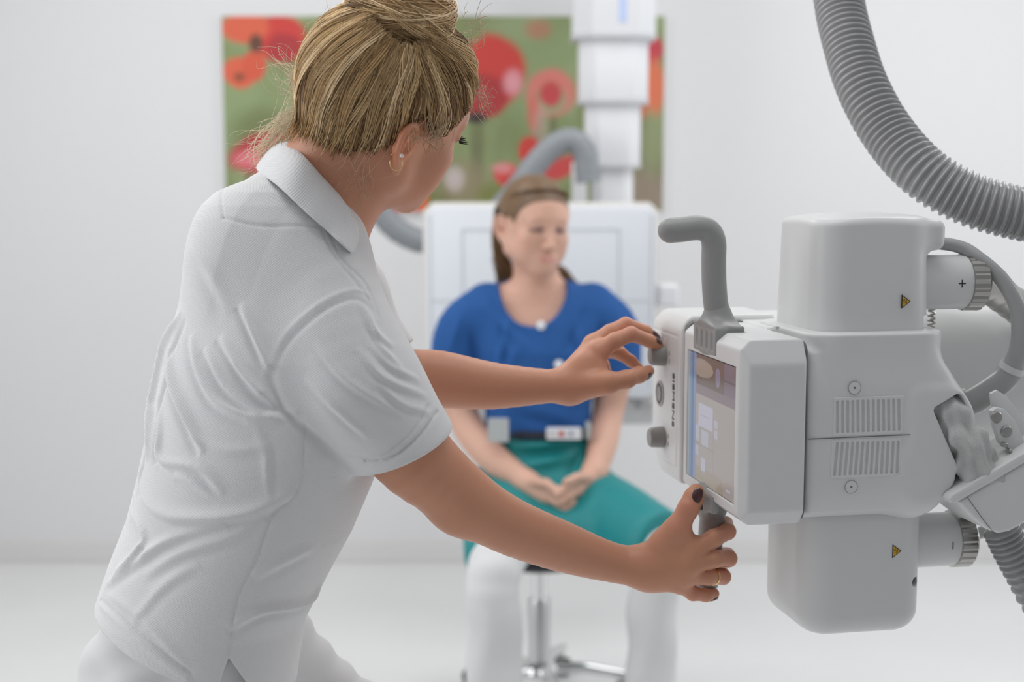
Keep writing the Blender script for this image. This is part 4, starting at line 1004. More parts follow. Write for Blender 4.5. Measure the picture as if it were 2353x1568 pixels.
    def crease(pts, amp, wid, n=5, taper=True):
        L = catmull([np.array((x, y, 0.0)) for x, y in pts], n); hs = []
        for q in L:
            h_ = hit_surface(smooth_sh, q[0], q[1], 1.25, 1.9)
            if h_ is not None: hs.append(h_)
        if len(hs) < 2: return
        Lh = np.array(hs); m_ = ((V > Lh.min(0) - 4 * wid) & (V < Lh.max(0) + 4 * wid)).all(1); idx = np.where(m_)[0]
        if not len(idx): return
        amp = amp * 1.35; d, pr_ = polydist(V[idx], Lh); e = np.exp(-(d / wid) ** 2)
        if taper: e *= np.clip(np.sin(np.clip(pr_, 0, 1) * math.pi), 0, 1) ** .6
        disp[idx] += amp * e
    def fold(pts, amp, wid, side=1.0):       # ridge with a shadowed valley beside it
        wid *= .82; amp *= .92
        crease(pts, amp, wid)
        off = [(x + side * 11 * (wid / .006), y + 9 * (wid / .006)) for x, y in pts]; crease(off, -amp * .7, wid * .9)
    fold([(552, 700), (585, 775), (618, 850)], .0055, .0060, -1)
    fold([(505, 775), (560, 860), (632, 940)], .0060, .0065, -1)
    fold([(470, 800), (520, 890), (600, 950)], .0045, .0060, -1)
    fold([(438, 770), (455, 850), (500, 925), (590, 962), (690, 955)], .0050, .0080, -1)
    fold([(388, 800), (398, 880), (430, 960), (468, 1040)], .0075, .0085, -1)
    fold([(415, 720), (380, 800), (352, 930), (338, 1060)], .0070, .0080, 1)
    fold([(380, 690), (350, 850), (325, 1010), (305, 1140)], .0050, .0065, 1)
    fold([(360, 850), (368, 980), (372, 1060), (460, 1078), (515, 1135)], .0050, .0080, -1)
    fold([(318, 1060), (330, 1145), (380, 1188), (460, 1196), (570, 1184), (680, 1132)], .0085, .0105, 0)
    fold([(300, 1180), (330, 1240), (300, 1290), (262, 1320)], .0065, .0080, 0)
    fold([(240, 1350), (320, 1290), (400, 1240), (520, 1205)], .0060, .0085, 0)
    fold([(330, 1330), (420, 1275), (540, 1235), (610, 1190)], .0040, .0090, 0)
    fold([(300, 1440), (380, 1350), (460, 1300)], .0030, .0090, 0)
    fold([(525, 1450), (600, 1408), (700, 1388), (740, 1340)], .0060, .0080, 0)
    fold([(580, 1330), (660, 1290), (720, 1260)], .0030, .0085, 0)
    fold([(560, 960), (600, 1000), (622, 1100)], .0016, .0080, 1)
    fold([(618, 1010), (616, 1090), (622, 1150)], .0018, .0060, 1)
    fold([(430, 1000), (520, 1040), (620, 1030)], .0030, .0090, 0)
    fold([(400, 1090), (440, 1110), (500, 1150)], .0040, .0070, 0)
    fold([(236, 1360), (330, 1430), (430, 1540)], .0030, .0075, 0)
    fold([(420, 560), (480, 620), (530, 720)], .0020, .0120, -1)
    for a_ in (((845, 712), (870, 790), (925, 850)), ((832, 700), (858, 760), (905, 800)), ((850, 790), (900, 845), (965, 875)), ((820, 800), (880, 870), (985, 915)), ((720, 790), (800, 880), (930, 960)), ((700, 870), (780, 950), (850, 1010)), ((870, 880), (920, 930), (990, 950))):
        fold(list(a_), .0026, .0055, -.6)
    # armhole: sleeve set in under a ridge, deep crease below
    crease([(617, 852), (649, 777), (714, 713), (779, 676), (827, 668), (853, 690), (880, 745)], .0012, .0030)
    crease([(626, 868), (660, 792), (722, 730), (782, 694), (826, 688), (846, 706)], -.0014, .0026)
    crease([(617, 850), (634, 915), (672, 968), (728, 1012), (800, 1080)], -.0045, .0050)
    crease([(600, 905), (632, 944), (700, 965)], -.0030, .0045)
    for ln in ([(702, 975), (692, 1100), (668, 1150), (628, 1184), (588, 1290), (546, 1376), (524, 1505)], [(512, 500), (600, 519), (700, 518), (738, 520)], [(742, 530), (770, 590), (812, 640), (850, 690)], [(752, 524), (790, 600), (840, 650), (872, 730)],
               [(512, 500), (508, 450), (520, 420)]): crease(ln, -.0012, .0016, taper=False)
    crease([(838, 1062), (900, 1052), (965, 1000), (1006, 945)], -.0020, .0018, taper=False); crease([(212, 1362), (300, 1440), (380, 1505), (440, 1550)], -.0016, .0018, taper=False); crease([(216, 1375), (296, 1455), (376, 1520), (430, 1560)], .0014, .0040, taper=False)
    crease([(800, 1050), (870, 1050), (940, 1000), (988, 930)], -.0010, .0016, taper=False)
    V2 = V + G * disp[:, None]
    put('polo_shirt', V2, Q, M['cotton'])
    # collar
    nk_ = U([(neck, .01), (head, .01)])
    def onto(nd, q, lift):
        h_ = hit_surface(nd, q[0], q[1], 1.2, 1.9)
        if h_ is None: h_ = p(*q)
        g_ = grad(nd.ev, A3(h_)[None], .002)[0]; return np.array(h_) + g_ * lift
    near_u = [(676, 332), (700, 362), (738, 408), (775, 452), (804, 505)]; near_l = [(604, 392), (646, 438), (704, 494), (750, 537), (790, 578)]
    Un = [onto(nk_, (q[0] + 4, q[1] - 2), .006) for q in near_u]; Ln = [onto(shirt, q, .004) for q in near_l]
    Un = [p(663, 324, 1.612)] + Un[1:]; Ln = [p(597, 389, 1.62)] + Ln[1:]
    Uc = Un + [p(822, 548, 1.585), p(812, 520, 1.640), p(780, 455, 1.672), p(728, 388, 1.690), p(680, 336, 1.665)]
    Lc = Ln + [p(830, 600, 1.570), p(838, 580, 1.650), p(800, 500, 1.705), p(720, 430, 1.725), p(635, 385, 1.700)]
    U_ = catmull(Uc, 6, True); L_ = catmull(Lc, 6, True); n = len(U_); rings = []
    cen = (U_.mean(0) + L_.mean(0)) / 2
    for t, b in ((0, -.004), (0, 0.0), (.12, .005), (.35, .0085), (.65, .0080), (.92, .0050), (1.0, .0030)):
        R_ = U_ * (1 - t) + L_ * t; o_ = R_ - cen; o_[:, 2] *= .3; o_ /= np.linalg.norm(o_, axis=1)[:, None]
        rings.append(R_ + o_ * b + (np.array([0, 0, -.0035]) if (t == 0 and b < 0) else 0))
    V_ = np.concatenate(rings); F_ = [(i * n + j, i * n + (j + 1) % n, (i + 1) * n + (j + 1) % n, (i + 1) * n + j) for i in range(6) for j in range(n)]
    o = add('collar', moved((list(map(tuple, V_)), F_), -RL), M['rib'], root, 180)
    md = o.modifiers.new('t', 'SOLIDIFY'); md.thickness = .0022; md.offset = -1; md = o.modifiers.new('s', 'SUBSURF'); md.levels = 1; md.render_levels = 1
    # ---- trousers and shoes
    ks = [];
    for y, cx, h in ((1330, 490, 245), (1400, 458, 250), (1500, 443, 255), (1640, 435, 250)):
        c = p(cx, y, 1.60); hw = h * ppm(1.60) * .93; q = hw / math.sqrt((1.22 * TR[0]) ** 2 + (0.92 * TF[0]) ** 2); ks.append((c[2], c[0], c[1], 1.22 * q, 0.92 * q))
    thr, knr, anr = p(600, 1560, 1.64), p(800, 1715, 1.66), np.array([-.20, 1.66, .12]); thl, knl, anl = p(380, 1600, 1.66), p(330, 1900, 1.70), np.array([-.46, 1.78, .12])
    tr = U([(slices(ks, TR[:2], TF[:2]), .02), (cone(thr, knr, .084, .066), .05), (cone(knr, anr, .066, .055), .03), (cone(thl, knl, .10, .07), .05), (cone(knl, anl, .07, .055), .03)])
    V, Q = sdf_mesh(tr, (-.62, 1.25, .06), (.15, 2.05, 1.0), 0.005)
    nz = 0.0030 * np.sin(V[:, 0] * 60 + V[:, 2] * 45) + .0018 * np.sin(V[:, 2] * 130 - V[:, 0] * 90)
    G = np.concatenate([grad(tr.ev, V[i:i + 3000], .002) for i in range(0, len(V), 3000)]); V = V + G * nz[:, None]
    put('trousers', V, Q, M['cotton_p'])
    for a_ in (anr, anl):
        sh = U([(cone(a_ + np.array([-.03, -.01, -.075]), a_ + np.array([.13, .07, -.08]), .038, .034), .02), (cone(a_ + np.array([0, 0, 0.0]), a_ + np.array([0, 0, -.06]), .04, .04), .03)]); sh = inter(sh, plane((0, 0, .002), (0, 0, -1)), .004)
        V, Q = sdf_mesh(sh, a_ - .15, a_ + .26, 0.005); put('shoe', V, Q, M['cotton_p'])
    nurse_hair(root, RL, HB, HC, U([(head, .01), (neck, .022)]), body, p)

def hairline_mask(hp):
    """1 on the scalp, 0 on the face and neck; hp in head space"""
    x, y, z = np.abs(hp[:, 0]), hp[:, 1], hp[:, 2]
    # hairline height as function of forward position
    zl = np.interp(y, [-.12, -.085, -.06, -.035, -.012, .005, .020, .035, .048, .060, .072, .085, .11], [-.040, -.037, -.031, -.018, .000, .036, .030, .020, .036, .058, .074, .084, .10])
    m_ = np.clip((z - zl) / .006 + .5, 0, 1); r = np.sqrt(x * x + (y + .0) ** 2 + (z - .04) ** 2)
    ear = (hp[:, 0] > .068) | (hp[:, 0] < -.068); near_ear = ear & (y < .018) & (y > -.03) & (z < .034) & (z > -.04)
    m_ = np.where(near_ear & (np.abs(hp[:, 0]) > .0745), 0, m_)
    return np.where(r < .125, m_, 0).astype(np.float32)

def nurse_hair(root, RL, HB, HC, head, body, p):
    T = lambda q: HC + HB @ np.array(q)
    rs = np.random.RandomState(11)
    bb = hit_surface(head, 912, 84, 1.2, 1.9); bunC = bb + (p(914, 20, bb[1]) - p(912, 84, bb[1])) * 1.0 + np.array([0, .030, 0])
    HM = hair_mat('blond_hair')
    tones = np.array([(.36, .225, .105), (.50, .33, .160), (.62, .43, .225), (.84, .64, .39), (.22, .125, .055), (.56, .385, .19), (.42, .27, .125)]) * 1.15
    # start points along the hairline, in head space
    line = [(.0, -.098, -.050), (.022, -.094, -.050), (.040, -.082, -.047), (.055, -.062, -.040), (.066, -.040, -.026), (.073, -.022, -.006), (.077, -.006, .026), (.074, .010, .036), (.070, .026, .022), (.067, .036, .020),
            (.062, .050, .036), (.055, .063, .056), (.046, .074, .072), (.030, .083, .083), (.012, .088, .088), (0, .089, .089)]
    ln = catmull(line, 8); left = ln.copy(); left[:, 0] *= -1; loop = np.concatenate([ln, left[::-1]])
    seg = np.linalg.norm(np.diff(loop, axis=0), axis=1); cs = np.concatenate([[0], np.cumsum(seg)]) / seg.sum()
    K = 22; ncl = 560; per = 15; paths, rad, cols = [], [], []
    scalp = head
    be = (bb - HC) @ HB
    starts, ends, offs, clump, tn = [], [], [], [], []
    for c in range(ncl):
        u = (c + rs.rand()) / ncl; b0 = np.array([np.interp(u, cs, loop[:, i]) for i in range(3)])
        inner = rs.rand() ** 2.0 * 0.45 if c % 3 else 0.0
        ang = math.atan2(b0[0], b0[1] - be[1] * .5) + rs.randn() * .08
        e = be + np.array([math.sin(ang) * .030, math.cos(ang) * .026, .0]); tone = tones[rs.randint(len(tones))] * (0.85 + .3 * rs.rand()); of = .0045 + .0080 * rs.rand()
        for k in range(per):
            s0 = b0 + (be - b0) * inner + rs.randn(3) * np.array([.0022, .0022, .0050]); s0 = s0 + np.array([0, 0, -.018]) * (rs.rand() ** 3 if b0[1] < -.02 else 0); starts.append(s0); ends.append(e + rs.randn(3) * .0030); offs.append(of + rs.rand() * .0020); clump.append(c); tn.append(tone * (0.78 + .44 * rs.rand()))
    S_ = np.array(starts); E_ = np.array(ends); of = np.array(offs); tt = np.linspace(0, 1, K)
    ph = rs.rand(ncl) * 6.28; cl = np.array(clump); n = len(S_)
    P = S_[:, None] * (1 - tt)[None, :, None] + E_[:, None] * tt[None, :, None]
    side = np.cross(E_ - S_, S_ - np.array([0, 0, .03])); side /= np.linalg.norm(side, axis=1)[:, None] + 1e-9
    wav = (np.sin(tt[None] * 5 + ph[cl][:, None]) * .0030 + np.sin(tt[None] * 9 + ph[cl][:, None] * 2 + rs.rand(n, 1) * .8) * .0012) * np.sin(tt * math.pi)[None] + rs.randn(n, 1) * .0016 * np.sin(tt * math.pi)[None]
    P = P + side[:, None] * wav[..., None]
    flat = P.reshape(-1, 3); outw = flat - np.array([0, -.005, .040]); outw /= np.linalg.norm(outw, axis=1)[:, None]
    target = (of[:, None] * np.interp(tt, [0, .08, .4, .9, 1], [.0, .5, 1.15, 1.3, 1.5])[None]).reshape(-1)
    flat = flat + outw * 0.03
    for _ in range(5):
        d = chunked(head.ev, (HC + flat @ HB.T).astype(np.float32), 20000); flat = flat - outw * np.clip(d - target, -.03, .03)[:, None] * .9
    Pw = (HC + flat @ HB.T).reshape(n, K, 3)
    hairs('hair', Pw - RL, .00036 + .00028 * rs.rand(n), np.array(tn), HM, root)
    # bun: wound hanks
    paths, rad, cols = [], [], []; up = HB[:, 2]; e1 = HB[:, 0]; e2 = HB[:, 1]
    for c in range(300):
        a0 = rs.rand() * 6.28; span = 1.6 + 2.2 * rs.rand(); tone = tones[rs.randint(len(tones))] * (.9 + .35 * rs.rand()); tlt = rs.randn() * .35; lay = rs.rand(); z0 = (rs.rand() * 1.7 - .85)
        t1, t2 = rs.uniform(-.15, .75), rs.uniform(-.4, .4); RT = np.array(Matrix.Rotation(t1, 3, 'Y') @ Matrix.Rotation(t2, 3, 'X'))
        for k in range(9):
            tz = z0 + rs.randn() * .045; t = np.linspace(0, 1, K); a = a0 + span * t; zz = np.clip(tz + .30 * (t - .5) * math.cos(a0) + .25 * np.sin(a + tlt), -1, 1)
            rr = np.sqrt(np.clip(1 - zz ** 2 * .85, 0.02, 1)) * (.94 + .06 * lay)
            q = np.stack([np.cos(a) * rr * .061, np.sin(a) * rr * .052, zz * .036], 1); q = q @ RT.T; q = bunC + q + rs.randn(3) * .0008
            paths.append(q); rad.append(.0004 + .00025 * rs.rand()); cols.append(tone * (.88 + .24 * rs.rand()))
    core = ell(bunC, (.054, .047, .034)); V, Q = sdf_mesh(core, bunC - .07, bunC + .07, .003); me = mesh_np(V - RL.astype(np.float32), Q); set_col(me, np.tile((.22, .14, .075), (len(me.vertices), 1)))
    b_ = new_obj('hair_bun', me, HM, root); hairs('bun_strands', np.array(paths) - RL, rad, cols, HM, b_)
    # flyaway wisps at the nape and round the head
    paths, rad, cols = [], [], []
    def wisp(p0, p1, curl, cnt, spread, col=(.62, .47, .30), r=.00026, sag=.0):
        for _ in range(cnt):
            a = np.array(p0) + rs.randn(3) * spread[0]; b = np.array(p1) + rs.randn(3) * spread[1]; t = np.linspace(0, 1, K)[:, None]; q = a + (b - a) * t
            f1, f2 = 3 + 6 * rs.rand(2); q1, q2 = rs.rand(2) * 6.28; am = curl * (.4 + rs.rand())
            q = q + np.array([1, 0, 0]) * am * np.sin(f1 * t + q1) * t + np.array([0, .6, 0]) * am * np.cos(f2 * t + q2) * t + np.array([0, 0, 1]) * am * np.cos(f1 * t * 1.1 + q2) * t + np.array([0, 0, -sag]) * t * t
            paths.append(q); rad.append(r * (.7 + .7 * rs.rand())); cols.append(np.array(col) * (.75 + .5 * rs.rand()))
    wisp(p(700, 240, 1.61), p(590, 350, 1.63), .008, 90, (.010, .012), (.80, .66, .46)); wisp(p(700, 200, 1.61), p(650, 150, 1.62), .009, 50, (.014, .016), (.72, .58, .40)); wisp(p(705, 280, 1.60), p(615, 375, 1.62), .010, 60, (.008, .010), (.80, .66, .46))
    wisp(p(700, 180, 1.60), p(690, 300, 1.60), .009, 60, (.010, .014), (.66, .52, .35)); wisp(p(815, 320, 1.545), p(825, 450, 1.55), .006, 70, (.018, .012), (.78, .56, .38), .00016); wisp(p(850, 300, 1.53), p(790, 430, 1.55), .006, 40, (.018, .014), (.74, .52, .35), .00016)
    wisp(p(760, 300, 1.55), p(740, 400, 1.57), .005, 60, (.016, .012), (.55, .40, .26)); wisp(p(1000, 270, 1.53), p(1000, 340, 1.53), .006, 40, (.010, .008), (.62, .46, .30)); wisp(p(1100, 200, 1.56), p(1118, 250, 1.56), .006, 30, (.008, .012), (.70, .52, .35))
    wisp(p(1060, 90, 1.58), p(1100, 60, 1.58), .006, 25, (.012, .014), (.66, .5, .34)); wisp(p(960, 290, 1.51), p(950, 330, 1.51), .005, 20, (.010, .008), (.6, .44, .28))
    wisp(p(780, 40, 1.58), p(740, 100, 1.59), .006, 30, (.012, .014), (.66, .5, .34))
    hairs('stray_hair', np.array(paths) - RL, rad, cols, HM, root)
nurse()

# ------------------------------------------------------------------ the woman seated behind
def patient():
    root = thing('person', 'seated woman in blue scrub top with teal lead apron over her lap', 'person', (at(1240, 1200, 3.4)[0], 3.35, 0.0))
    RL = np.array([root.location.x, root.location.y, 0.0]); p = lambda x, y, d: at(x, y, d)
    def put(name, V, Q, m, parent=root): return new_obj(name, mesh_np(V - RL.astype(np.float32), Q), m, parent)
    HB = basis(158, 8, 3); HC = p(1226, 530, 3.36); T = lambda q: HC + HB @ np.array(q)
    head = xf(head_node(), HB, HC); ears = [xf(ear_node(s_), HB, HC) for s_ in (1, -1)]
    px_ = ppm(3.35); rv, fv = (-1, 0), (0, -1)
    def tor(extra, rows_):
        return slices([(p(cx, y, 3.37)[2], p(cx, y, 3.37)[0], 3.37 - .0, h * px_ + extra, b + extra) for y, cx, h, b in rows_], rv, fv)
    rows = [(655, 1236, 72, .050), (690, 1238, 130, .068), (740, 1240, 158, .088), (800, 1240, 150, .104), (870, 1238, 132, .105), (960, 1236, 114, .098), (1040, 1240, 122, .110), (1150, 1240, 150, .125), (1230, 1240, 158, .125)]
    Sr, Er, Wr = p(1078, 745, 3.37), p(1062, 950, 3.36), p(1212, 1112, 3.20)
    Sl, El, Wl = p(1402, 745, 3.37), p(1398, 945, 3.36), p(1366, 1088, 3.21)
    ar = limb([Sr, p(1058, 850, 3.37), Er, p(1120, 1040, 3.28), Wr], [.050, .046, .0385, .037, .027]); al = limb([Sl, p(1412, 850, 3.37), El, p(1385, 1020, 3.28), Wl], [.050, .044, .0370, .034, .026])
    def fg(pts, rad): return chain([p(*q) for q in pts], rad, .004)
    pr_ = U([(cone(Wr, p(1262, 1140, 3.15), .026, .020), .015), (cone(Wr, p(1250, 1158, 3.16), .024, .018), .015)]); pl_ = U([(cone(Wl, p(1322, 1125, 3.15), .026, .020), .015), (cone(Wl, p(1330, 1148, 3.16), .024, .018), .015)])
    hr = [fg(q, r) for q, r in (([(1258, 1128, 3.14), (1285, 1142, 3.12), (1302, 1160, 3.12)], (.0105, .0095, .008)), ([(1256, 1142, 3.14), (1284, 1158, 3.12), (1303, 1174, 3.12)], (.0105, .0095, .008)), ([(1250, 1155, 3.15), (1278, 1172, 3.13), (1298, 1183, 3.13)], (.010, .009, .008)), ([(1244, 1165, 3.16), (1268, 1180, 3.14), (1286, 1188, 3.14)], (.009, .008, .007)), ([(1225, 1108, 3.17), (1255, 1112, 3.13), (1280, 1128, 3.11)], (.013, .011, .009)))]
    hl = [fg(q, r) for q, r in (([(1325, 1112, 3.14), (1300, 1122, 3.11), (1284, 1138, 3.10)], (.0105, .0095, .008)), ([(1328, 1130, 3.14), (1304, 1142, 3.11), (1290, 1154, 3.10)], (.0105, .0095, .008)), ([(1330, 1145, 3.15), (1312, 1158, 3.12), (1300, 1170, 3.115)], (.010, .009, .008)), ([(1332, 1156, 3.16), (1320, 1168, 3.13), (1308, 1178, 3.125)], (.009, .008, .007)), ([(1350, 1098, 3.17), (1326, 1098, 3.13), (1302, 1108, 3.105)], (.013, .011, .009)))]
    hands = U([(ar, .02), (minall([U([(pr_, .01), (f_, .008)]) for f_ in hr]), .015), (al, .02), (minall([U([(pl_, .01), (f_, .008)]) for f_ in hl]), .015)])
    neck = U([(cone(T((0, -.028, -.01)), p(1236, 660, 3.40), .049, .052), .02), (cone(T((0, .01, -.05)), p(1238, 655, 3.37), .034, .045), .03)])
    body = U([(head, .01), (ears[0], .004), (ears[1], .004), (neck, .02), (tor(-.012, rows), .035), (cone(p(1130, 700, 3.38), Sr, .050, .05), .04), (cone(p(1350, 700, 3.38), Sl, .05, .05), .04), (hands, .01)])
    lo, hi = (-.30, 2.98, .35), (.40, 3.62, 1.36)
    V, Q = sdf_mesh(body, lo, hi, .0034)
    sp = face_spots(HB, HC, (.60, .13, .17), (.16, .085, .05), (.06, .03, .045), 2.5)
    C_ = colour_field(V, (.66, .385, .285), sp); hp = (V - HC) @ HB; hm = hairline_mask(hp)[:, None]; C_ = C_ * (1 - hm) + np.array([.14, .08, .04]) * hm
    bo = put('body', V, Q, M['skin']); set_col(bo.data, C_)
    # hair combed back, long and hanging behind the shoulders
    rs = np.random.RandomState(4); K = 20; P_, R_, Cc = [], [], []
    hcap = inter(U([(ell((0, -.012, .048), (.0785, .098, .083)), .01)]), N(lambda X: .5 * (np.interp(X[:, 1], [-.12, -.085, -.035, -.012, .005, .035, .060, .085, .11], [-.06, -.06, -.04, -.004, .036, .022, .058, .088, .12]).astype(np.float32) - X[:, 2])), .004)
    V, Q = sdf_mesh(xf(hcap, HB, HC), HC - .14, HC + .15, .003); me = mesh_np(V - RL.astype(np.float32), Q); HM = hair_mat('brown_hair'); set_col(me, np.tile((.17, .10, .05), (len(V), 1))); hair = new_obj('hair', me, HM, root)
    tones = np.array([(.18, .11, .055), (.26, .165, .09), (.12, .07, .035), (.36, .25, .15)])
    for c in range(1300):
        a = rs.uniform(-1, 1) * 2.0; st = T((.077 * math.sin(a) * .95, .078 * math.cos(a) - .01, .055 + .035 * math.cos(a) + rs.rand() * .02)); sd_ = math.copysign(1, a) if abs(a) > .4 else (1 if rs.rand() > .5 else -1)
        mid = T((.060 * math.sin(a), -.100, .030)); q3 = T((sd_ * (.030 + .036 * rs.rand()), -.075, -.070)); q4 = p(1236 - sd_ * (44 + 50 * rs.rand()), 650 + 30 * rs.rand(), 3.43 + .03 * rs.rand())
        q5 = q4 + np.array([-sd_ * .012 * 0, .02, -.22 + .04 * rs.randn()]); path = catmull([st, (st + mid) / 2 + (T((0, -.01, .03)) - HC) * (.6 if abs(a) < 1.2 else .1), mid, q3, q4, q5], 4)[:21]
        t = np.linspace(0, len(path) - 1, K); path = np.stack([np.interp(t, np.arange(len(path)), path[:, i]) for i in range(3)], 1) + rs.randn(3) * .0015
        P_.append(path); R_.append(.0010); Cc.append(tones[rs.randint(4)] * (.9 + .3 * rs.rand()))
    hairs('hair_strands', np.array(P_) - RL, R_, Cc, HM, hair)
    # scrub top
    rws = [(640, 1236, 62, .052), (668, 1238, 108, .066), (700, 1239, 150, .080), (740, 1240, 160, .096), (800, 1240, 154, .116), (870, 1238, 138, .118), (930, 1236, 124, .112), (990, 1240, 124, .116)]
    top = U([(tor(.004, rws), .02), (limb([p(1120, 705, 3.38), p(1062, 760, 3.37), p(1048, 850, 3.37), p(1046, 915, 3.37)], [.058, .062, .064, .062]), .03), (limb([p(1360, 705, 3.38), p(1410, 760, 3.37), p(1414, 850, 3.37), p(1414, 915, 3.37)], [.058, .060, .062, .062]), .03)])
    top = inter(top, plane(p(1240, 855, 3.37), (0, 0, -1)), .0) if False else top
    for sx_, c_ in ((-1, p(1048, 915, 3.37)), (1, p(1414, 915, 3.37))): top = sub(top, rbox((c_[0] - .075, 3.25, .70), (c_[0] + .075, 3.5, c_[2]), .01) if False else inter(cone(c_ + np.array([0, 0, -.0]), c_ + np.array([sx_ * .0, 0, -.16]), .075, .075), plane((1236 * 0 + at(1236 + sx_ * 122, 800, 3.37)[0], 0, 0), (-sx_, 0, 0)), .002), .003)
    nk = N(lambda X: np.sqrt(((X[:, 0] - at(1226, 640, 3.3)[0]) / 1.0) ** 2 + ((X[:, 2] - p(1230, 650, 3.32)[2]) * .80) ** 2) - .0800)
    top = sub(top, inter(nk, plane((0, 3.39, 0), (0, 1, 0)), .005), .004); top = sub(top, cone(p(1236, 600, 3.40), p(1236, 660, 3.39), .062, .066), .006)
    V, Q = sdf_mesh(top, lo, hi, .004)
    G = np.concatenate([grad(top.ev, V[i:i + 3000], .002) for i in range(0, len(V), 3000)])
    def fo(x0, z0, dx, dz, amp, w):
        a = p(x0, z0, 3.30)[[0, 2]]; b = p(x0 + dx, z0 + dz, 3.30)[[0, 2]]; ba = b - a; q = V[:, [0, 2]] - a; h = np.clip(q @ ba / (ba @ ba), 0, 1); d = np.linalg.norm(q - h[:, None] * ba, axis=1); return amp * np.exp(-(d / w) ** 2) * np.sin(np.clip(h, .02, .98) * math.pi) ** .5
    d = fo(1085, 760, 20, 130, -.010, .010) + fo(1385, 740, -10, 60, -.010, .010) + fo(1110, 700, 90, 90, .006, .010) + fo(1130, 690, 90, 90, -.006, .010) + fo(1350, 700, -60, 120, -.006, .010) + fo(1200, 780, -60, 110, .005, .012) + fo(1310, 770, 40, 90, -.006, .010) + fo(1210, 930, 90, 20, .006, .012) + fo(1180, 950, 120, 25, -.006, .010) + fo(1243, 755, 4, 200, .003, .008) + fo(1120, 800, 30, 150, -.006, .010) + fo(1150, 740, 20, 110, -.008, .008) + fo(1175, 720, -40, 150, .007, .008) + fo(1320, 720, 20, 160, .006, .008) + fo(1355, 790, -50, 90, -.008, .008) + fo(1150, 900, 170, 15, -.007, .009) + fo(1060, 720, -30, 100, .006, .010) + fo(1420, 720, 20, 90, .006, .010)
    V = V + G * np.where(V[:, 1] < 3.40, d, 0)[:, None]; put('scrub_top', V.astype(np.float32), Q, M['blue'])
    for q in ((1243, 748, 3.262), (1284, 838, 3.25)): add('button', moved(lathe([(.0105, 0), (.0105, -.003), (.007, -.005)], 20, 'y'), p(*q) - RL), M['plastic_w'], root)
    # trousers, shoes
    Hl, Hr = p(1310, 1155, 3.37), p(1172, 1155, 3.37); Kl, Kr = p(1502, 1262, 2.98), p(1135, 1325, 2.94)
    Al, Ar = np.array([p(1500, 1500, 3.0)[0], 3.03, .09]), np.array([p(1135, 1500, 2.95)[0], 2.98, .09])
    tr = U([(ell(p(1240, 1180, 3.40), (.175, .13, .090)), .03), (limb([Hl, (Hl + Kl) / 2, Kl, (Kl + Al) / 2 + np.array([0, .02, 0]), Al], [.086, .076, .056, .056, .052]), .05), (limb([Hr, (Hr + Kr) / 2, Kr, (Kr + Ar) / 2 + np.array([0, .02, 0]), Ar], [.086, .078, .058, .061, .056]), .05)])
    V, Q = sdf_mesh(tr, (-.35, 2.80, .03), (.55, 3.62, .75), .005); G = np.concatenate([grad(tr.ev, V[i:i + 3000], .002) for i in range(0, len(V), 3000)])
    V = V + G * (.004 * np.sin(V[:, 0] * 70 + 2 * np.sin(V[:, 2] * 12)) * np.clip((.5 - V[:, 2]) * 4, 0, 1) + .003 * np.sin(V[:, 2] * 40 + V[:, 0] * 25))[:, None]; put('trousers', V.astype(np.float32), Q, M['cotton_p'])
    for a_ in (Al, Ar):
        sh = inter(U([(cone(a_ + np.array([0, .03, -.05]), a_ + np.array([0, -.15, -.055]), .040, .033), .02), (cone(a_ + np.array([0, .0, .0]), a_ + np.array([0, 0, -.04]), .04, .04), .03)]), plane((0, 0, .001), (0, 0, -1)), .004)
        V, Q = sdf_mesh(sh, a_ - .22, a_ + .12, .005); put('shoe', V, Q, M['cotton_p'])
    # lead apron over the lap
    base = U([(slices([(p(1240, y, 3.37)[2], p(cx, y, 3.37)[0], 3.37, h * px_, b) for y, cx, h, b in ((985, 1250, 104, .120), (1050, 1250, 120, .135), (1180, 1245, 158, .155), (1240, 1245, 160, .15))], rv, fv), .03),
              (limb([Hl + np.array([0, 0, .015]), (Hl + Kl) / 2 + np.array([0, 0, .018]), Kl + np.array([.0, .02, .012])], [.094, .090, .078]), .07), (limb([Hr + np.array([0, 0, .015]), (Hr + Kr) / 2 + np.array([0, 0, .018]), Kr + np.array([.0, .07, .03])], [.094, .088, .066]), .07), (ell(p(1290, 1200, 3.22), (.12, .15, .075)), .06)])
    base = inter(base, plane((0, 3.40, 0), (0, 1, 0)), .003); n_ = np.array([.22, -1.0, .55]); base = inter(base, plane(p(1512, 1240, 2.96), np.array([.8, -1, .0])), .006)
    base = inter(base, plane((0, 0, .440), (0, 0, -1)), .004)
    V, Q = sdf_mesh(base, (-.35, 2.80, .35), (.55, 3.62, 1.0), .0045); G = np.concatenate([grad(base.ev, V[i:i + 3000], .002) for i in range(0, len(V), 3000)])
    d = fo(1180, 1040, 150, -22, -.014, .009) + fo(1180, 1015, 160, 0, .010, .012) + fo(1170, 1075, 100, 40, -.012, .009) + fo(1190, 1062, 120, -20, .010, .012) + fo(1300, 1075, 30, -30, -.008, .008) + fo(1330, 1175, 150, 60, .008, .014)
    V = V + G * d[:, None]; ap = put('lead_apron', V.astype(np.float32), Q, M['teal'])
    # belt band with label, badge, side buckle
    bt = tor(.010, [(972, 1248, 112, .118), (990, 1248, 112, .122)]); bt = inter(bt, plane((0, 3.42, 0), (0, 1, 0)), .002)
    V, Q = sdf_mesh(bt, (-.35, 2.9, .60), (.4, 3.62, 1.0), .0045); put('waist_strap', V, Q, M['navy'], ap)
    c = p(1296, 998, 3.225); lb = new_obj('apron_label', prism(rrect(c[0] - RL[0] - .040, c[0] - RL[0] + .040, c[2] - .0125, c[2] + .0125, .003), c[1] - RL[1], c[1] - RL[1] + .02), M['plastic_w'], ap)
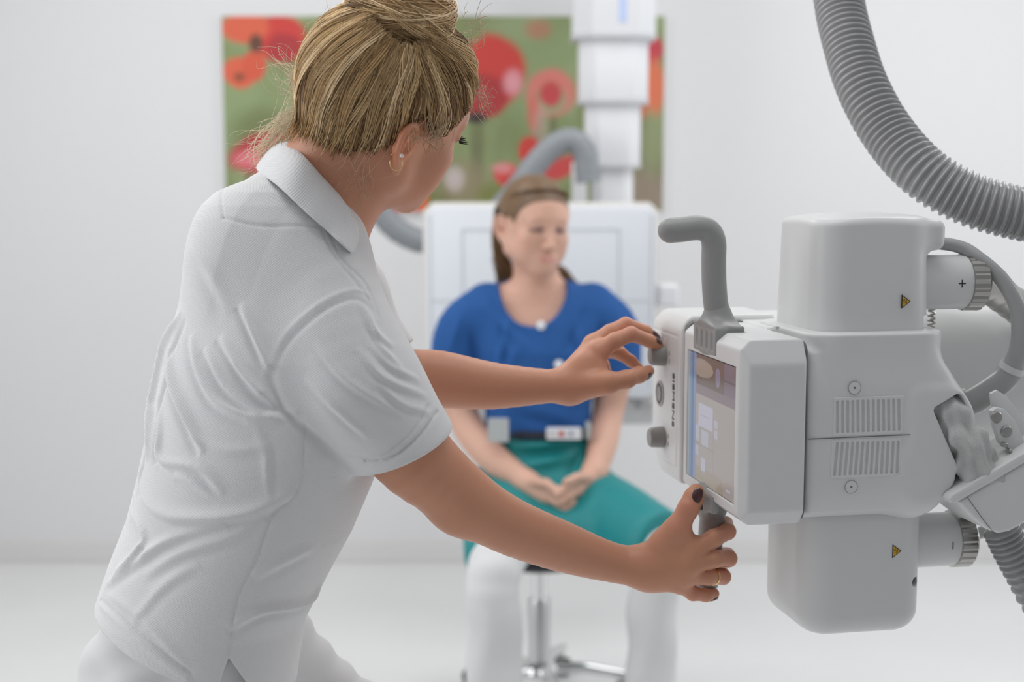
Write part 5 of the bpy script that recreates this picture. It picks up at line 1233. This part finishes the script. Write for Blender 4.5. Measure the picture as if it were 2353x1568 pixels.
    for dx, w_, c_ in ((-.006, .013, (.55, .08, .07)), (.016, .006, (.10, .12, .35)), (-.028, .006, (.55, .5, .55))):
        new_obj('label_print', prism(rrect(c[0] - RL[0] + dx - w_ / 2, c[0] - RL[0] + dx + w_ / 2, c[2] - .005, c[2] + .006, .002), c[1] - RL[1] - .001, c[1] - RL[1]), mat('label_ink', c_, .6), lb)
    c = p(1146, 990, 3.22); new_obj('badge', prism(rrect(c[0] - RL[0] - .025, c[0] - RL[0] + .023, c[2] - .027, c[2] + .027, .004), c[1] - RL[1], c[1] - RL[1] + .012), M['badge'], ap)
    c = p(1352, 985, 3.24); new_obj('buckle', prism(rrect(c[0] - RL[0] - .006, c[0] - RL[0] + .006, c[2] - .025, c[2] + .015, .003), c[1] - RL[1], c[1] - RL[1] + .01), M['badge'], ap)
    for e_ in ((.0765, .0, -.028), (-.0765, .0, -.028)):
        add('earring', moved(lathe([(.0005, -.004), (.004, 0), (.0005, .004)], 12), T(e_) - RL), M['pearl'], root)
patient()

def stool():
    x, y = at(1240, 1400, 3.36)[0], 3.40
    r = thing('swivel_stool', 'chrome swivel stool with a black round seat under the seated woman', 'stool', (x, y, 0))
    bl = mat('black_vinyl', (.02, .022, .03), .45)
    add('seat', moved(lathe([(.06, .372), (.165, .375), (.176, .383), (.178, .40), (.165, .413), (.10, .415)], 40), (0, 0, 0)), bl, r, 40)
    add('seat_plate', lathe([(.05, .350), (.09, .352), (.09, .373)], 24), M['steel'], r)
    add('gas_column', lathe([(.019, .20), (.019, .345), (.026, .346), (.026, .355)], 24), M['chrome'], r)
    add('outer_tube', lathe([(.034, .09), (.030, .10), (.0275, .12), (.0275, .26), (.025, .265)], 24), mat('satin_metal', (.62, .62, .62), .3, metal=.8), r)
    add('hub', lathe([(.045, .075), (.05, .085), (.045, .10), (.02, .115)], 24), M['chrome'], r)
    for k in range(5):
        a = math.radians(-100 + 72 * k + 28); d = np.array([math.cos(a), math.sin(a), 0]); t = np.array([-d[1], d[0], 0])
        leg = add('leg', tube([d * .03 + np.array([0, 0, .090]), d * .12 + np.array([0, 0, .088]), d * .215 + np.array([0, 0, .072])], [.017, .014, .011], 12, round_end=True), M['chrome'], r)
        c = d * .205
        for s_ in (-1, 1): add('caster', moved(lathe([(.018, -.007), (.024, -.005), (.024, .005), (.018, .007)], 20, 'x'), c + t * .012 * s_ + np.array([0, 0, .025]), np.stack([t, d, np.array([0, 0, 1])], 1)), bl, leg)
        add('caster_stem', tube([c + np.array([0, 0, .03]), c + np.array([0, 0, .075])], .006, 8), M['steel'], leg)
stool()
